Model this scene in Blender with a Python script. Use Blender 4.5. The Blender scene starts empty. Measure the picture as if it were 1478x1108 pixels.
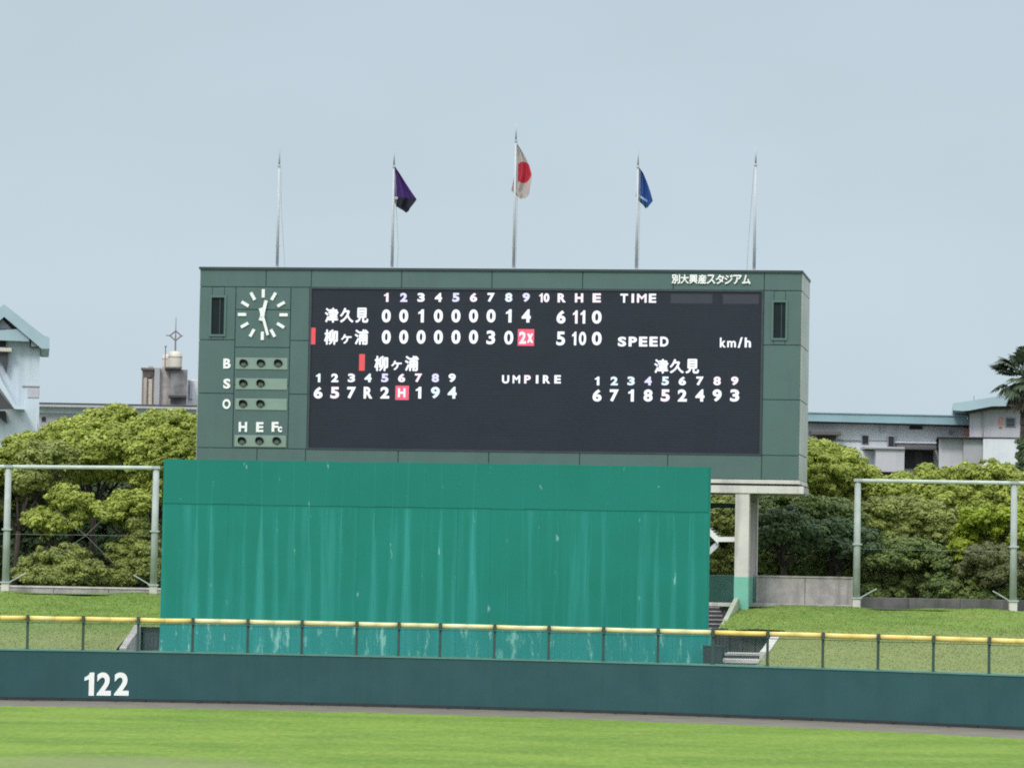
import bpy, bmesh, math, random
import numpy as np
from mathutils import Vector, Matrix
random.seed(7)
rng = np.random.default_rng(11)
SC = bpy.context.scene
COL = SC.collection
R = math.radians

# ------------------------------------------------------------------ camera
F = 5200.0                    # focal length in photograph pixels (1478 wide)
CAM_H = 5.125
ROLL = 0.0185
PITCH = math.atan(263.0 / F)
cam_data = bpy.data.cameras.new('camera')
cam = bpy.data.objects.new('camera', cam_data)
COL.objects.link(cam)
fwd = Vector((0, math.cos(PITCH), math.sin(PITCH)))
r0 = Vector((1, 0, 0))
u0 = r0.cross(fwd)
cr = (r0 * math.cos(ROLL) + u0 * math.sin(ROLL)).normalized()
cu = (u0 * math.cos(ROLL) - r0 * math.sin(ROLL)).normalized()
cam.matrix_world = Matrix(((cr.x, cu.x, -fwd.x, 0), (cr.y, cu.y, -fwd.y, 0), (cr.z, cu.z, -fwd.z, CAM_H), (0, 0, 0, 1)))
cam_data.sensor_fit = 'HORIZONTAL'
cam_data.sensor_width = 36.0
cam_data.lens = 36.0 * F / 1478.0
cam_data.clip_start = 0.5
cam_data.clip_end = 4000
SC.camera = cam

# ------------------------------------------------------------------ sky and sun (overcast)
SUN_EL, SUN_AZ = R(44), R(205)      # azimuth clockwise from +Y: behind the camera, a little to the left
world = bpy.data.worlds.new('World')
SC.world = world
world.use_nodes = True
wt = world.node_tree
wt.nodes.clear()
def wn(t): return wt.nodes.new(t)
wo = wn('ShaderNodeOutputWorld')
sky = wn('ShaderNodeTexSky'); sky.sky_type = 'NISHITA'; sky.sun_disc = False
sky.sun_elevation = SUN_EL; sky.sun_rotation = SUN_AZ
sky.air_density = 1.0; sky.dust_density = 3.0; sky.ozone_density = 1.0
b1 = wn('ShaderNodeBackground'); b1.inputs['Strength'].default_value = 0.07
wt.links.new(sky.outputs[0], b1.inputs['Color'])
tc = wn('ShaderNodeTexCoord')
sep = wn('ShaderNodeSeparateXYZ'); wt.links.new(tc.outputs['Generated'], sep.inputs[0])
rmp = wn('ShaderNodeValToRGB')
els = rmp.color_ramp.elements
els[0].position = 0.0; els[0].color = (0.590, 0.715, 0.795, 1)
els[1].position = 1.0; els[1].color = (1.90, 1.98, 2.04, 1)
e = els.new(0.085); e.color = (0.565, 0.682, 0.762, 1)
e = els.new(0.16); e.color = (0.535, 0.645, 0.718, 1)
e = els.new(0.34); e.color = (1.10, 1.20, 1.27, 1)
wt.links.new(sep.outputs['Z'], rmp.inputs[0])
cn = wn('ShaderNodeTexNoise'); cn.inputs['Scale'].default_value = 9.0; cn.inputs['Detail'].default_value = 3.0
cmap = wn('ShaderNodeMapping'); cmap.inputs['Scale'].default_value = (1, 1, 2.2)
wt.links.new(tc.outputs['Generated'], cmap.inputs[0]); wt.links.new(cmap.outputs[0], cn.inputs['Vector'])
mr = wn('ShaderNodeMapRange'); mr.inputs['To Min'].default_value = 0.93; mr.inputs['To Max'].default_value = 1.07
wt.links.new(cn.outputs['Fac'], mr.inputs['Value'])
b2 = wn('ShaderNodeBackground')
wt.links.new(rmp.outputs[0], b2.inputs['Color']); wt.links.new(mr.outputs[0], b2.inputs['Strength'])
mx = wn('ShaderNodeMixShader'); mx.inputs[0].default_value = 0.85
wt.links.new(b1.outputs[0], mx.inputs[1]); wt.links.new(b2.outputs[0], mx.inputs[2]); wt.links.new(mx.outputs[0], wo.inputs[0])

sl = bpy.data.lights.new('sun', 'SUN'); sl.energy = 1.5; sl.angle = R(14); sl.color = (1.0, 0.96, 0.90)
sun = bpy.data.objects.new('sun', sl); COL.objects.link(sun)
sd = Vector((math.sin(SUN_AZ) * math.cos(SUN_EL), math.cos(SUN_AZ) * math.cos(SUN_EL), math.sin(SUN_EL)))
sun.rotation_euler = sd.to_track_quat('Z', 'Y').to_euler()

SC.view_settings.view_transform = 'Standard'; SC.view_settings.look = 'None'
SC.view_settings.exposure = 0.10; SC.view_settings.gamma = 1.0
SC.view_settings.use_curve_mapping = False
SC.render.engine = 'CYCLES'
SC.cycles.max_bounces = 6
SC.cycles.transparent_max_bounces = 8
SC.cycles.pixel_filter_type = 'BLACKMAN_HARRIS'
SC.cycles.filter_width = 1.9
SC.cycles.use_denoising = False

# ------------------------------------------------------------------ helpers
def ray(px, py):
    return fwd + cr * ((px - 739.0) / F) - cu * ((py - 554.0) / F)
def at(px, py, D):
    """world point seen at photograph pixel (px, py), D metres down the field"""
    d = ray(px, py)
    return Vector((0, 0, CAM_H)) + d * (D / d.y)

class Frame:
    """a vertical plane standing in the place; local x runs along it, local y into it"""
    def __init__(s, px, py, D, yaw=0.0, z=0.0):
        p = at(px, py, D); s.o = Vector((p.x, p.y, z)); s.yaw = yaw
        s.ex = Vector((math.cos(yaw), -math.sin(yaw), 0)); s.ey = Vector((math.sin(yaw), math.cos(yaw), 0))
    def uv(s, px, py, off=0.0):
        d = ray(px, py); c = Vector((0, 0, CAM_H))
        k = ((s.o + s.ey * off) - c).dot(s.ey) / d.dot(s.ey)
        p = c + d * k - s.o
        return p.dot(s.ex), p.z
    def rect(s, x0, y0, x1, y1, off=0.0):
        ym, xm = (y0 + y1) / 2, (x0 + x1) / 2
        return s.uv(x0, ym, off)[0], s.uv(xm, y1, off)[1], s.uv(x1, ym, off)[0], s.uv(xm, y0, off)[1]
    def empty(s, name):
        o = bpy.data.objects.new(name, None); o.location = s.o; o.rotation_euler = (0, 0, -s.yaw)
        o.empty_display_size = 0.3; COL.objects.link(o); return o

def empty(name, loc=(0, 0, 0), rz=0.0):
    o = bpy.data.objects.new(name, None); o.location = loc; o.rotation_euler = (0, 0, rz); o.empty_display_size = 0.3
    COL.objects.link(o); return o
def tag(o, label=None, cat=None, group=None, kind=None):
    if label: o['label'] = label
    if cat: o['category'] = cat
    if group: o['group'] = group
    if kind: o['kind'] = kind
    return o
def link(name, me, parent=None, loc=None, rot=None):
    o = bpy.data.objects.new(name, me)
    if parent is not None: o.parent = parent
    if loc is not None: o.location = loc
    if rot is not None: o.rotation_euler = rot
    COL.objects.link(o); return o

class MB:
    def __init__(s): s.v = []; s.f = []; s.sm = False
    def box(s, x0, y0, z0, x1, y1, z1):
        n = len(s.v)
        s.v += [(x0, y0, z0), (x1, y0, z0), (x1, y1, z0), (x0, y1, z0), (x0, y0, z1), (x1, y0, z1), (x1, y1, z1), (x0, y1, z1)]
        s.f += [[n + i for i in q] for q in ((0, 3, 2, 1), (4, 5, 6, 7), (0, 1, 5, 4), (1, 2, 6, 5), (2, 3, 7, 6), (3, 0, 4, 7))]
        return s
    def chamfer(s, x0, y0, z0, x1, y1, z1, c):
        """box whose front (-y) edges are chamfered"""
        n = len(s.v)
        s.v += [(x0, y0 + c, z0), (x1, y0 + c, z0), (x1, y0 + c, z1), (x0, y0 + c, z1),
                (x0 + c, y0, z0 + c), (x1 - c, y0, z0 + c), (x1 - c, y0, z1 - c), (x0 + c, y0, z1 - c),
                (x0, y1, z0), (x1, y1, z0), (x1, y1, z1), (x0, y1, z1)]
        s.f += [[n + i for i in q] for q in ((4, 5, 6, 7), (0, 1, 5, 4), (1, 2, 6, 5), (2, 3, 7, 6), (3, 0, 4, 7),
                (0, 8, 9, 1), (1, 9, 10, 2), (2, 10, 11, 3), (3, 11, 8, 0), (8, 11, 10, 9))]
        return s
    def prism(s, pts, y0, y1):
        """polygon pts (x,z) counter-clockwise seen from -y, from y0 (front) to y1"""
        n = len(s.v); k = len(pts)
        s.v += [(p[0], y0, p[1]) for p in pts] + [(p[0], y1, p[1]) for p in pts]
        s.f.append([n + i for i in range(k)]); s.f.append([n + k + i for i in reversed(range(k))])
        for i in range(k):
            j = (i + 1) % k; s.f.append([n + i, n + k + i, n + k + j, n + j])
        return s
    def tube(s, a, b, ra, rb=None, seg=10, cap=True):
        a = Vector(a); b = Vector(b); rb = ra if rb is None else rb
        d = (b - a).normalized(); t = d.cross(Vector((0, 0, 1)))
        if t.length < 1e-3: t = d.cross(Vector((0, 1, 0)))
        t.normalize(); w = d.cross(t); n = len(s.v)
        for c, r in ((a, ra), (b, rb)):
            for i in range(seg):
                q = 2 * math.pi * i / seg; s.v.append(tuple(c + t * math.cos(q) * r + w * math.sin(q) * r))
        for i in range(seg):
            j = (i + 1) % seg; s.f.append([n + i, n + j, n + seg + j, n + seg + i])
        if cap:
            s.f.append([n + i for i in reversed(range(seg))]); s.f.append([n + seg + i for i in range(seg)])
        return s
    def path(s, pts, r, seg=6):
        for a, b in zip(pts[:-1], pts[1:]): s.tube(a, b, r, r, seg)
        return s
    def mesh(s, name, mat, smooth=False):
        me = bpy.data.meshes.new(name); me.from_pydata(s.v, [], s.f); me.update()
        if isinstance(mat, (list, tuple)):
            for m in mat: me.materials.append(m)
        else: me.materials.append(mat)
        bm = bmesh.new(); bm.from_mesh(me); bmesh.ops.recalc_face_normals(bm, faces=bm.faces); bm.to_mesh(me); bm.free()
        if smooth:
            for p in me.polygons: p.use_smooth = True
        return me
    def build(s, name, mat, parent=None, loc=None, rot=None, smooth=False):
        return link(name, s.mesh(name, mat, smooth), parent, loc, rot)

# ------------------------------------------------------------------ materials
def newmat(name):
    m = bpy.data.materials.new(name); m.use_nodes = True
    nt = m.node_tree; nt.nodes.clear()
    out = nt.nodes.new('ShaderNodeOutputMaterial'); p = nt.nodes.new('ShaderNodeBsdfPrincipled')
    nt.links.new(p.outputs[0], out.inputs[0])
    return m, nt, p, out
def c4(c): return (c[0], c[1], c[2], 1.0)
def mixc(nt, fac, a, b, mode='MIX'):
    n = nt.nodes.new('ShaderNodeMix'); n.data_type = 'RGBA'; n.blend_type = mode
    for sock, v in ((n.inputs[0], fac), (n.inputs[6], a), (n.inputs[7], b)):
        if isinstance(v, bpy.types.NodeSocket): nt.links.new(v, sock)
        elif isinstance(v, (int, float)): sock.default_value = v
        else: sock.default_value = c4(v)
    return n.outputs[2]
def mth(nt, op, a, b=None, c=None):
    n = nt.nodes.new('ShaderNodeMath'); n.operation = op
    for i, v in enumerate((a, b, c)):
        if v is None: continue
        if isinstance(v, bpy.types.NodeSocket): nt.links.new(v, n.inputs[i])
        else: n.inputs[i].default_value = v
    return n.outputs[0]
def noise(nt, vec, scale, detail=4, rough=0.55, stretch=(1, 1, 1)):
    mp = nt.nodes.new('ShaderNodeMapping'); mp.inputs['Scale'].default_value = stretch
    nt.links.new(vec, mp.inputs[0])
    n = nt.nodes.new('ShaderNodeTexNoise'); n.inputs['Scale'].default_value = scale
    n.inputs['Detail'].default_value = detail; n.inputs['Roughness'].default_value = rough
    nt.links.new(mp.outputs[0], n.inputs['Vector']); return n.outputs['Fac']
def ramp(nt, fac, lo, hi):
    n = nt.nodes.new('ShaderNodeMapRange'); n.interpolation_type = 'SMOOTHSTEP'
    n.inputs['From Min'].default_value = lo; n.inputs['From Max'].default_value = hi
    nt.links.new(fac, n.inputs['Value']); return n.outputs[0]
def pos(nt):
    g = nt.nodes.new('ShaderNodeNewGeometry'); return g.outputs['Position']
def bump(nt, p, h, strength, dist):
    b = nt.nodes.new('ShaderNodeBump'); b.inputs['Strength'].default_value = strength; b.inputs['Distance'].default_value = dist
    nt.links.new(h, b.inputs['Height']); nt.links.new(b.outputs[0], p.inputs['Normal'])
def mat(name, col, rough=0.6, var=0.12, scale=2.0, dirt=None, dirt_amt=0.0, streak=False, metal=0.0, bmp=0.0, spec=0.5):
    m, nt, p, out = newmat(name)
    P = pos(nt)
    n1 = noise(nt, P, scale, 5)
    dark = tuple(x * (1 - var) for x in col); lite = tuple(min(1, x * (1 + var)) for x in col)
    c = mixc(nt, ramp(nt, n1, 0.3, 0.7), dark, lite)
    if dirt:
        n2 = noise(nt, P, 1.1 if streak else 0.7, 5, 0.6, (2.2, 2.2, 0.18) if streak else (1, 1, 1))
        f = mth(nt, 'MULTIPLY', ramp(nt, n2, 0.45, 0.75), dirt_amt)
        c = mixc(nt, f, c, dirt)
    nt.links.new(c, p.inputs['Base Color'])
    p.inputs['Roughness'].default_value = rough; p.inputs['Metallic'].default_value = metal
    p.inputs['Specular IOR Level'].default_value = spec
    if bmp: bump(nt, p, noise(nt, P, scale * 9, 4), bmp, 0.02)
    return m

M = {}
M['pad'] = mat('wall_pad_green', (0.032, 0.092, 0.099), 0.75, 0.06, 0.9, (0.045, 0.106, 0.108), 0.4, True, spec=0.2)
M['pad_cap'] = mat('wall_cap_green', (0.10, 0.24, 0.20), 0.6, 0.1)
M['black_rubber'] = mat('black_rubber', (0.022, 0.028, 0.032), 0.7)
M['white_paint'] = mat('white_paint', (0.90, 0.91, 0.90), 0.5, 0.03)
M['rail_yellow'] = mat('yellow_rail_pad', (0.80, 0.60, 0.17), 0.55, 0.08, 1.0, (0.85, 0.76, 0.42), 0.7)
M['rail_pale'] = mat('pale_rail_pad', (0.72, 0.66, 0.34), 0.55, 0.06, 1.0, (0.82, 0.80, 0.60), 0.7)  # paler yellow for the sections in front of the teal backdrop
M['fence_post'] = mat('dark_green_post', (0.035, 0.075, 0.065), 0.5)
M['wire'] = mat('green_coated_wire', (0.06, 0.20, 0.17), 0.5)
M['clad'] = mat('grey_green_cladding', (0.080, 0.142, 0.134), 0.42, 0.04, 0.8, (0.07, 0.11, 0.11), 0.35, True)
M['clad_frame'] = mat('window_surround', (0.085, 0.15, 0.14), 0.5, 0.05)
M['clad_side'] = mat('side_cladding', (0.42, 0.46, 0.42), 0.5, 0.10, 0.8, (0.22, 0.26, 0.22), 0.6, True)  # paler than the front: sky sheen on the flank put into the colour
M['board_back'] = mat('board_core', (0.035, 0.055, 0.058), 0.6)
M['coping'] = mat('dark_coping', (0.035, 0.05, 0.06), 0.5)
M['lamp_strip'] = mat('pale_green_lamp_panel', (0.22, 0.31, 0.26), 0.5, 0.05)
M['hood'] = mat('dark_lamp_hood', (0.012, 0.02, 0.02), 0.6)
M['lens'] = mat('unlit_lamp_lens', (0.12, 0.15, 0.14), 0.25)
M['dark_glass'] = mat('dark_window_glass', (0.010, 0.018, 0.021), 0.4, spec=0.2)
M['concrete'] = mat('pale_concrete', (0.62, 0.60, 0.56), 0.85, 0.08, 1.5, (0.28, 0.26, 0.24), 0.6, True, bmp=0.3)
M['concrete_grey'] = mat('weathered_concrete', (0.40, 0.37, 0.365), 0.9, 0.16, 2.2, (0.20, 0.18, 0.18), 0.8, True, bmp=0.4)
M['concrete_dark'] = mat('stained_concrete', (0.13, 0.125, 0.125), 0.9, 0.2, 1.5, (0.06, 0.06, 0.06), 0.8, True, bmp=0.4)
M['mossy'] = mat('mossy_concrete', (0.36, 0.40, 0.31), 0.9, 0.12, 1.6, (0.24, 0.28, 0.18), 0.7)
M['mottled'] = mat('mottled_concrete', (0.22, 0.215, 0.22), 0.9, 0.25, 1.2, (0.09, 0.09, 0.095), 0.9, False)
M['teal_paint'] = mat('teal_painted_concrete', (0.17, 0.46, 0.36), 0.7, 0.08, 1.5, (0.25, 0.42, 0.36), 0.5)
M['teal_dull'] = mat('dull_teal_paint', (0.12, 0.30, 0.25), 0.7, 0.08)
M['galv'] = mat('galvanised_steel', (0.42, 0.47, 0.45), 0.8, 0.10, 2.0, (0.32, 0.35, 0.33), 0.5, True, spec=0.2)
M['brace'] = mat('dull_brace_steel', (0.16, 0.17, 0.14), 0.7)
M['galv_rail'] = mat('pale_galvanised_rail', (0.50, 0.56, 0.50), 0.5, 0.12, 2.0, (0.32, 0.36, 0.30), 0.5)
M['finial'] = mat('grey_finial_metal', (0.40, 0.42, 0.47), 0.5)
M['pole'] = mat('flagpole_paint', (0.50, 0.52, 0.56), 0.6, 0.05)
M['rope'] = mat('halyard_rope', (0.42, 0.44, 0.42), 0.9)
M['wall_white'] = mat('white_render', (0.64, 0.67, 0.71), 0.8, 0.05, 0.5, (0.42, 0.46, 0.50), 0.5, True)
M['wall_lilac'] = mat('lilac_grey_render', (0.50, 0.50, 0.54), 0.8, 0.06, 0.5, (0.36, 0.36, 0.40), 0.5, True)
M['wall_grey'] = mat('grey_render', (0.36, 0.37, 0.39), 0.8, 0.08, 0.6)
M['wall_blue'] = mat('pale_blue_render', (0.58, 0.66, 0.73), 0.8, 0.05, 0.5, (0.40, 0.48, 0.54), 0.5, True)
M['roof_teal'] = mat('teal_roof_fascia', (0.27, 0.41, 0.46), 0.45, 0.06, 0.6)
M['roof_blue'] = mat('pale_blue_fascia', (0.36, 0.48, 0.54), 0.45, 0.06, 0.6)
M['opening'] = mat('dark_opening', (0.012, 0.014, 0.018), 0.6)
M['window'] = mat('window_pane', (0.05, 0.06, 0.08), 0.15)
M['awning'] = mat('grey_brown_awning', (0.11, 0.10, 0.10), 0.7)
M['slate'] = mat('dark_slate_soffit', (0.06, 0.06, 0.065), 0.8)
M['salmon'] = mat('salmon_panel', (0.62, 0.30, 0.25), 0.7)
M['tank'] = mat('cream_water_tank', (0.60, 0.56, 0.48), 0.45, 0.08, 1.0, (0.40, 0.28, 0.20), 0.4, True)
M['tan_wall'] = mat('stained_tan_wall', (0.46, 0.40, 0.36), 0.9, 0.12, 0.8, (0.20, 0.15, 0.13), 0.8, True)
M['rust'] = mat('rusty_mast', (0.20, 0.16, 0.17), 0.7)
M['bark'] = mat('brown_bark', (0.055, 0.043, 0.035), 0.95, 0.3, 5.0, bmp=0.8)

def emit_mat(name, col, strength=1.0):
    m, nt, p, out = newmat(name)
    p.inputs['Base Color'].default_value = (0.05, 0.05, 0.05, 1)
    p.inputs['Emission Color'].default_value = c4(col)
    n = noise(nt, pos(nt), 9.0, 2)
    v = nt.nodes.new('ShaderNodeMapRange'); v.inputs['To Min'].default_value = strength * 0.85; v.inputs['To Max'].default_value = strength * 1.35
    nt.links.new(n, v.inputs['Value']); nt.links.new(v.outputs[0], p.inputs['Emission Strength'])
    return m
LED = {'w': emit_mat('led_white', (0.86, 0.90, 0.98), 1.0), 'l': emit_mat('led_lavender', (0.68, 0.67, 0.95), 1.0),
       'p': emit_mat('led_pink_white', (0.92, 0.80, 0.90), 1.0), 'b': emit_mat('led_ice_blue', (0.70, 0.83, 0.96), 1.0),
       'c': emit_mat('led_mint', (0.74, 0.92, 0.90), 1.0),
       'r': emit_mat('led_red', (0.80, 0.045, 0.07), 0.85), 'k': emit_mat('led_pink_red', (0.90, 0.07, 0.16), 0.95)}
def screen_mat():
    m, nt, p, out = newmat('led_screen_black')
    P = pos(nt)
    c = mixc(nt, ramp(nt, noise(nt, P, 0.9, 4, 0.6, (1, 1, 1.6)), 0.3, 0.7), (0.012, 0.017, 0.029), (0.017, 0.022, 0.035))
    c = mixc(nt, ramp(nt, noise(nt, P, 22, 2), 0.35, 0.7), c, (0.022, 0.028, 0.042))
    t = nt.nodes.new('ShaderNodeTexCoord'); sp = nt.nodes.new('ShaderNodeSeparateXYZ'); nt.links.new(t.outputs['Object'], sp.inputs[0])
    cb = nt.nodes.new('ShaderNodeCombineXYZ')
    for k_, o_ in ((0, 0), (1, 2)): nt.links.new(mth(nt, 'FLOOR', mth(nt, 'DIVIDE', sp.outputs[o_], 0.96)), cb.inputs[k_])
    wnz = nt.nodes.new('ShaderNodeTexWhiteNoise'); wnz.noise_dimensions = '2D'; nt.links.new(cb.outputs[0], wnz.inputs['Vector'])
    c = mixc(nt, mth(nt, 'MULTIPLY', wnz.outputs['Value'], 0.30), c, (0.024, 0.029, 0.046))
    rows_ = mth(nt, 'LESS_THAN', mth(nt, 'FRACT', mth(nt, 'DIVIDE', sp.outputs[2], 0.12)), 0.30)
    c = mixc(nt, mth(nt, 'MULTIPLY', rows_, 0.35), c, (0.010, 0.012, 0.020))
    nt.links.new(c, p.inputs['Base Color']); p.inputs['Roughness'].default_value = 0.55
    p.inputs['Specular IOR Level'].default_value = 0.3
    return m
M['screen'] = screen_mat()
M['screen_lite'] = mat('led_screen_dim_block', (0.034, 0.038, 0.056), 0.6, 0.05)

def grass_mat(name, a, b, c, tan, tan_amt, stretch, s1, patch=None, k2=0.55, k3=0.30, worn=False):
    m, nt, p, out = newmat(name)
    P = pos(nt)
    n1 = noise(nt, P, s1, 5, 0.6, stretch)
    n2 = noise(nt, P, s1 * 7, 5, 0.7, (stretch[0] * 1.3, stretch[1], 1))
    n3 = noise(nt, P, 26, 3, 0.7)
    col = mixc(nt, ramp(nt, n1, 0.32, 0.68), a, b)
    col = mixc(nt, mth(nt, 'MULTIPLY', ramp(nt, n2, 0.40, 0.80), k2), col, c)
    col = mixc(nt, mth(nt, 'MULTIPLY', ramp(nt, noise(nt, P, s1 * 2.3, 4, 0.65, stretch), 0.55, 0.8), tan_amt), col, tan)
    col = mixc(nt, mth(nt, 'MULTIPLY', ramp(nt, n3, 0.35, 0.75), k3), col, tuple(x * 0.45 for x in a))
    n4 = noise(nt, P, 5.0, 3, 0.7, (1.0, 0.22, 1))
    col = mixc(nt, mth(nt, 'MULTIPLY', ramp(nt, n4, 0.50, 0.70), 0.30), col, tuple(x * 1.25 for x in c))
    col = mixc(nt, mth(nt, 'MULTIPLY', ramp(nt, n4, 0.50, 0.30), 0.30), col, tuple(x * 0.6 for x in a))
    if worn:     # drier, paler turf along the back of the wall
        sp = nt.nodes.new('ShaderNodeSeparateXYZ'); nt.links.new(P, sp.inputs[0])
        f = mth(nt, 'SUBTRACT', 1.0, ramp(nt, mth(nt, 'ADD', sp.outputs[1], mth(nt, 'MULTIPLY', noise(nt, P, 0.5, 4, 0.6), 8.0)), 138.0, 146.0))
        col = mixc(nt, mth(nt, 'MULTIPLY', f, 0.55), col, (0.275, 0.270, 0.125))
    if patch:
        (x, y, rx, ry, pc) = patch
        sp = nt.nodes.new('ShaderNodeSeparateXYZ'); nt.links.new(P, sp.inputs[0])
        dx = mth(nt, 'DIVIDE', mth(nt, 'SUBTRACT', sp.outputs[0], x), rx); dy = mth(nt, 'DIVIDE', mth(nt, 'SUBTRACT', sp.outputs[1], y), ry)
        d = mth(nt, 'ADD', mth(nt, 'MULTIPLY', dx, dx), mth(nt, 'MULTIPLY', dy, dy))
        d = mth(nt, 'ADD', d, mth(nt, 'MULTIPLY', noise(nt, P, 1.4, 5, 0.7, (0.6, 0.25, 1)), 1.6))
        f = mth(nt, 'SUBTRACT', 1.0, ramp(nt, d, 0.7, 2.0))
        col = mixc(nt, mth(nt, 'MULTIPLY', f, 0.6), col, pc)
    nt.links.new(col, p.inputs['Base Color']); p.inputs['Roughness'].default_value = 0.9
    p.inputs['Specular IOR Level'].default_value = 0.1
    bump(nt, p, n3, 0.4, 0.03)
    return m
pp = at(150, 1098, 79)
M['field'] = grass_mat('field_grass', (0.115, 0.205, 0.034), (0.185, 0.285, 0.048), (0.225, 0.31, 0.068), (0.23, 0.26, 0.10), 0.5, (0.28, 0.42, 1), 0.6,
                       (-9.8, 90.5, 5.0, 4.5, (0.22, 0.235, 0.125)))
M['bank'] = grass_mat('bank_grass', (0.110, 0.205, 0.038), (0.185, 0.270, 0.060), (0.235, 0.285, 0.085), (0.29, 0.28, 0.125), 0.65, (0.35, 0.5, 1), 0.5, None, 0.45, 0.22, True)
M['earth'] = mat('far_ground', (0.10, 0.12, 0.06), 0.95, 0.3, 0.1)
M['track'] = mat('warning_track_dirt', (0.15, 0.135, 0.112), 0.95, 0.12, 0.7, (0.15, 0.17, 0.09), 0.5, bmp=0.4)

def leaf_mat(name, a, b, trans=0.22):
    m = bpy.data.materials.new(name); m.use_nodes = True; nt = m.node_tree; nt.nodes.clear()
    out = nt.nodes.new('ShaderNodeOutputMaterial'); p = nt.nodes.new('ShaderNodeBsdfPrincipled'); t = nt.nodes.new('ShaderNodeBsdfTranslucent')
    at_ = nt.nodes.new('ShaderNodeAttribute'); at_.attribute_name = 'tint'
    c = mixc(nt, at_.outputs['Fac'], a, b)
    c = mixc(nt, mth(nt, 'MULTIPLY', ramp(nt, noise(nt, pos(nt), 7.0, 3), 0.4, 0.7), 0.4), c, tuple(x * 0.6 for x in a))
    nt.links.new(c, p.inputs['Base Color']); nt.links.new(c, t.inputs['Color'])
    p.inputs['Roughness'].default_value = 0.5; p.inputs['Specular IOR Level'].default_value = 0.25
    mxs = nt.nodes.new('ShaderNodeMixShader'); mxs.inputs[0].default_value = trans
    nt.links.new(p.outputs[0], mxs.inputs[1]); nt.links.new(t.outputs[0], mxs.inputs[2]); nt.links.new(mxs.outputs[0], out.inputs[0])
    return m
LF = {'bright': leaf_mat('fresh_camphor_leaf', (0.27, 0.33, 0.060), (0.47, 0.53, 0.110)),
      'olive': leaf_mat('olive_leaf', (0.20, 0.245, 0.065), (0.36, 0.41, 0.110)),
      'mid': leaf_mat('mid_green_leaf', (0.13, 0.185, 0.060), (0.26, 0.33, 0.095)),
      'dark': leaf_mat('dark_evergreen_leaf', (0.075, 0.120, 0.065), (0.15, 0.215, 0.090)),
      'lime': leaf_mat('lime_young_leaf', (0.22, 0.30, 0.030), (0.42, 0.50, 0.055)),
      'brown': leaf_mat('brownish_leaf', (0.14, 0.16, 0.070), (0.24, 0.25, 0.105)),
      'palm': leaf_mat('palm_leaf', (0.09, 0.125, 0.075), (0.18, 0.215, 0.125), 0.15)}
M['dead_palm'] = mat('dead_palm_leaf', (0.12, 0.10, 0.075), 0.9, 0.25, 3.0)

# ------------------------------------------------------------------ ground
def sheet(name, x0, y0, x1, y1, z, m, kind='structure'):
    mb = MB(); mb.v = [(x0, y0, z), (x1, y0, z), (x1, y1, z), (x0, y1, z)]; mb.f = [[0, 1, 2, 3]]
    return tag(mb.build(name, m), kind=kind)

def wallD(px):
    t = (px - 739.0) / 739.0
    return 128.9 - 4.8 * t - 3.8 * t * t
def wall_xy(px):
    p = at(px, 990, wallD(px)); return p.x, p.y
WPX = np.linspace(-260, 1740, 201)
WP = [wall_xy(p) for p in WPX]
T_WALL = 1.83
Z_TOP = 3.66           # terrace behind the bank
def off_path(path, d):
    out = []
    for i, (x, y) in enumerate(path):
        a = path[max(0, i - 1)]; b = path[min(len(path) - 1, i + 1)]
        t = Vector((b[0] - a[0], b[1] - a[1])).normalized()
        out.append((x - t.y * d, y + t.x * d))
    return out
sheet('ground', -600, -150, 600, 900, -0.30, M['earth'])
# field
mb = MB(); n = len(WP)
trk = off_path(WP, -5.6)
mb.v = [(x, y, 0.0) for x, y in off_path(WP, 0.4)] + [(x, y, 0.0) for x, y in trk]
mb.f = [[i, i + 1, n + i + 1, n + i] for i in range(n - 1)]
tag(mb.build('warning_track', M['track']), kind='structure')
mb = MB(); mb.v = [(x, y, 0.012) for x, y in trk] + [(x, 20.0, 0.012) for x, y in trk]
# slightly ragged grass edge where it meets the dirt
for i in range(n):
    x, y, z = mb.v[i]; mb.v[i] = (x, y + 0.25 * math.sin(i * 1.7) + random.uniform(-.15, .15), z)
mb.f = [[i, i + 1, n + i + 1, n + i] for i in range(n - 1)]
tag(mb.build('grass_field', M['field']), kind='structure')
sheet('field_surround', -60, -60, 60, 20.0, 0.010, M['field'])

# bank behind the wall, cut away where the two stair pits and the backdrop stand
PIT_L, PIT_R = 176, 1108
def bank_z(y, yb):
    t = min(1, max(0, (y - yb) / (150.5 - yb))); t = t ** 0.93
    return 1.66 + (Z_TOP - 1.66) * t
back = off_path(WP, 0.9)
def ripple(x, y): return 0.045 * math.sin(x * 0.9 + y * 0.35) + 0.02 * math.sin(x * 2.3 - y)
mb = MB(); rows = 60; idx = {}
for i, (x, y) in enumerate(back):
    for j in range(rows + 1):
        yy = y + (152.5 - y) * j / rows
        z = bank_z(yy, y) + ripple(x, yy)
        mb.v.append((x, yy, z)); idx[i, j] = len(mb.v) - 1
xl = at(PIT_L, 930, 134).x; xr = at(PIT_R, 945, 132).x
xs0 = at(1020, 900, 141).x; xs1 = at(1037, 907, 141).x; xs2 = at(1061, 860, 150).x
def in_pit(x, y):
    if y < 139.6: return -14.45 < x < 9.42 + (y - 131.9) * 0.149
    return xs0 - 1 < x < xs1 + (xs2 - xs1) * (y - 141) / 9 and y < 150.6
for i in range(n - 1):
    for j in range(rows):
        x, y, z = mb.v[idx[i, j]]
        if in_pit(x, y): continue
        mb.f.append([idx[i, j], idx[i + 1, j], idx[i + 1, j + 1], idx[i, j + 1]])
bank = tag(mb.build('grass_bank', M['bank'], smooth=True), kind='structure')
def bank_at(x, y): return bank_z(y, float(np.interp(x, [b[0] for b in back], [b[1] for b in back]))) + ripple(x, y)
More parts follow.
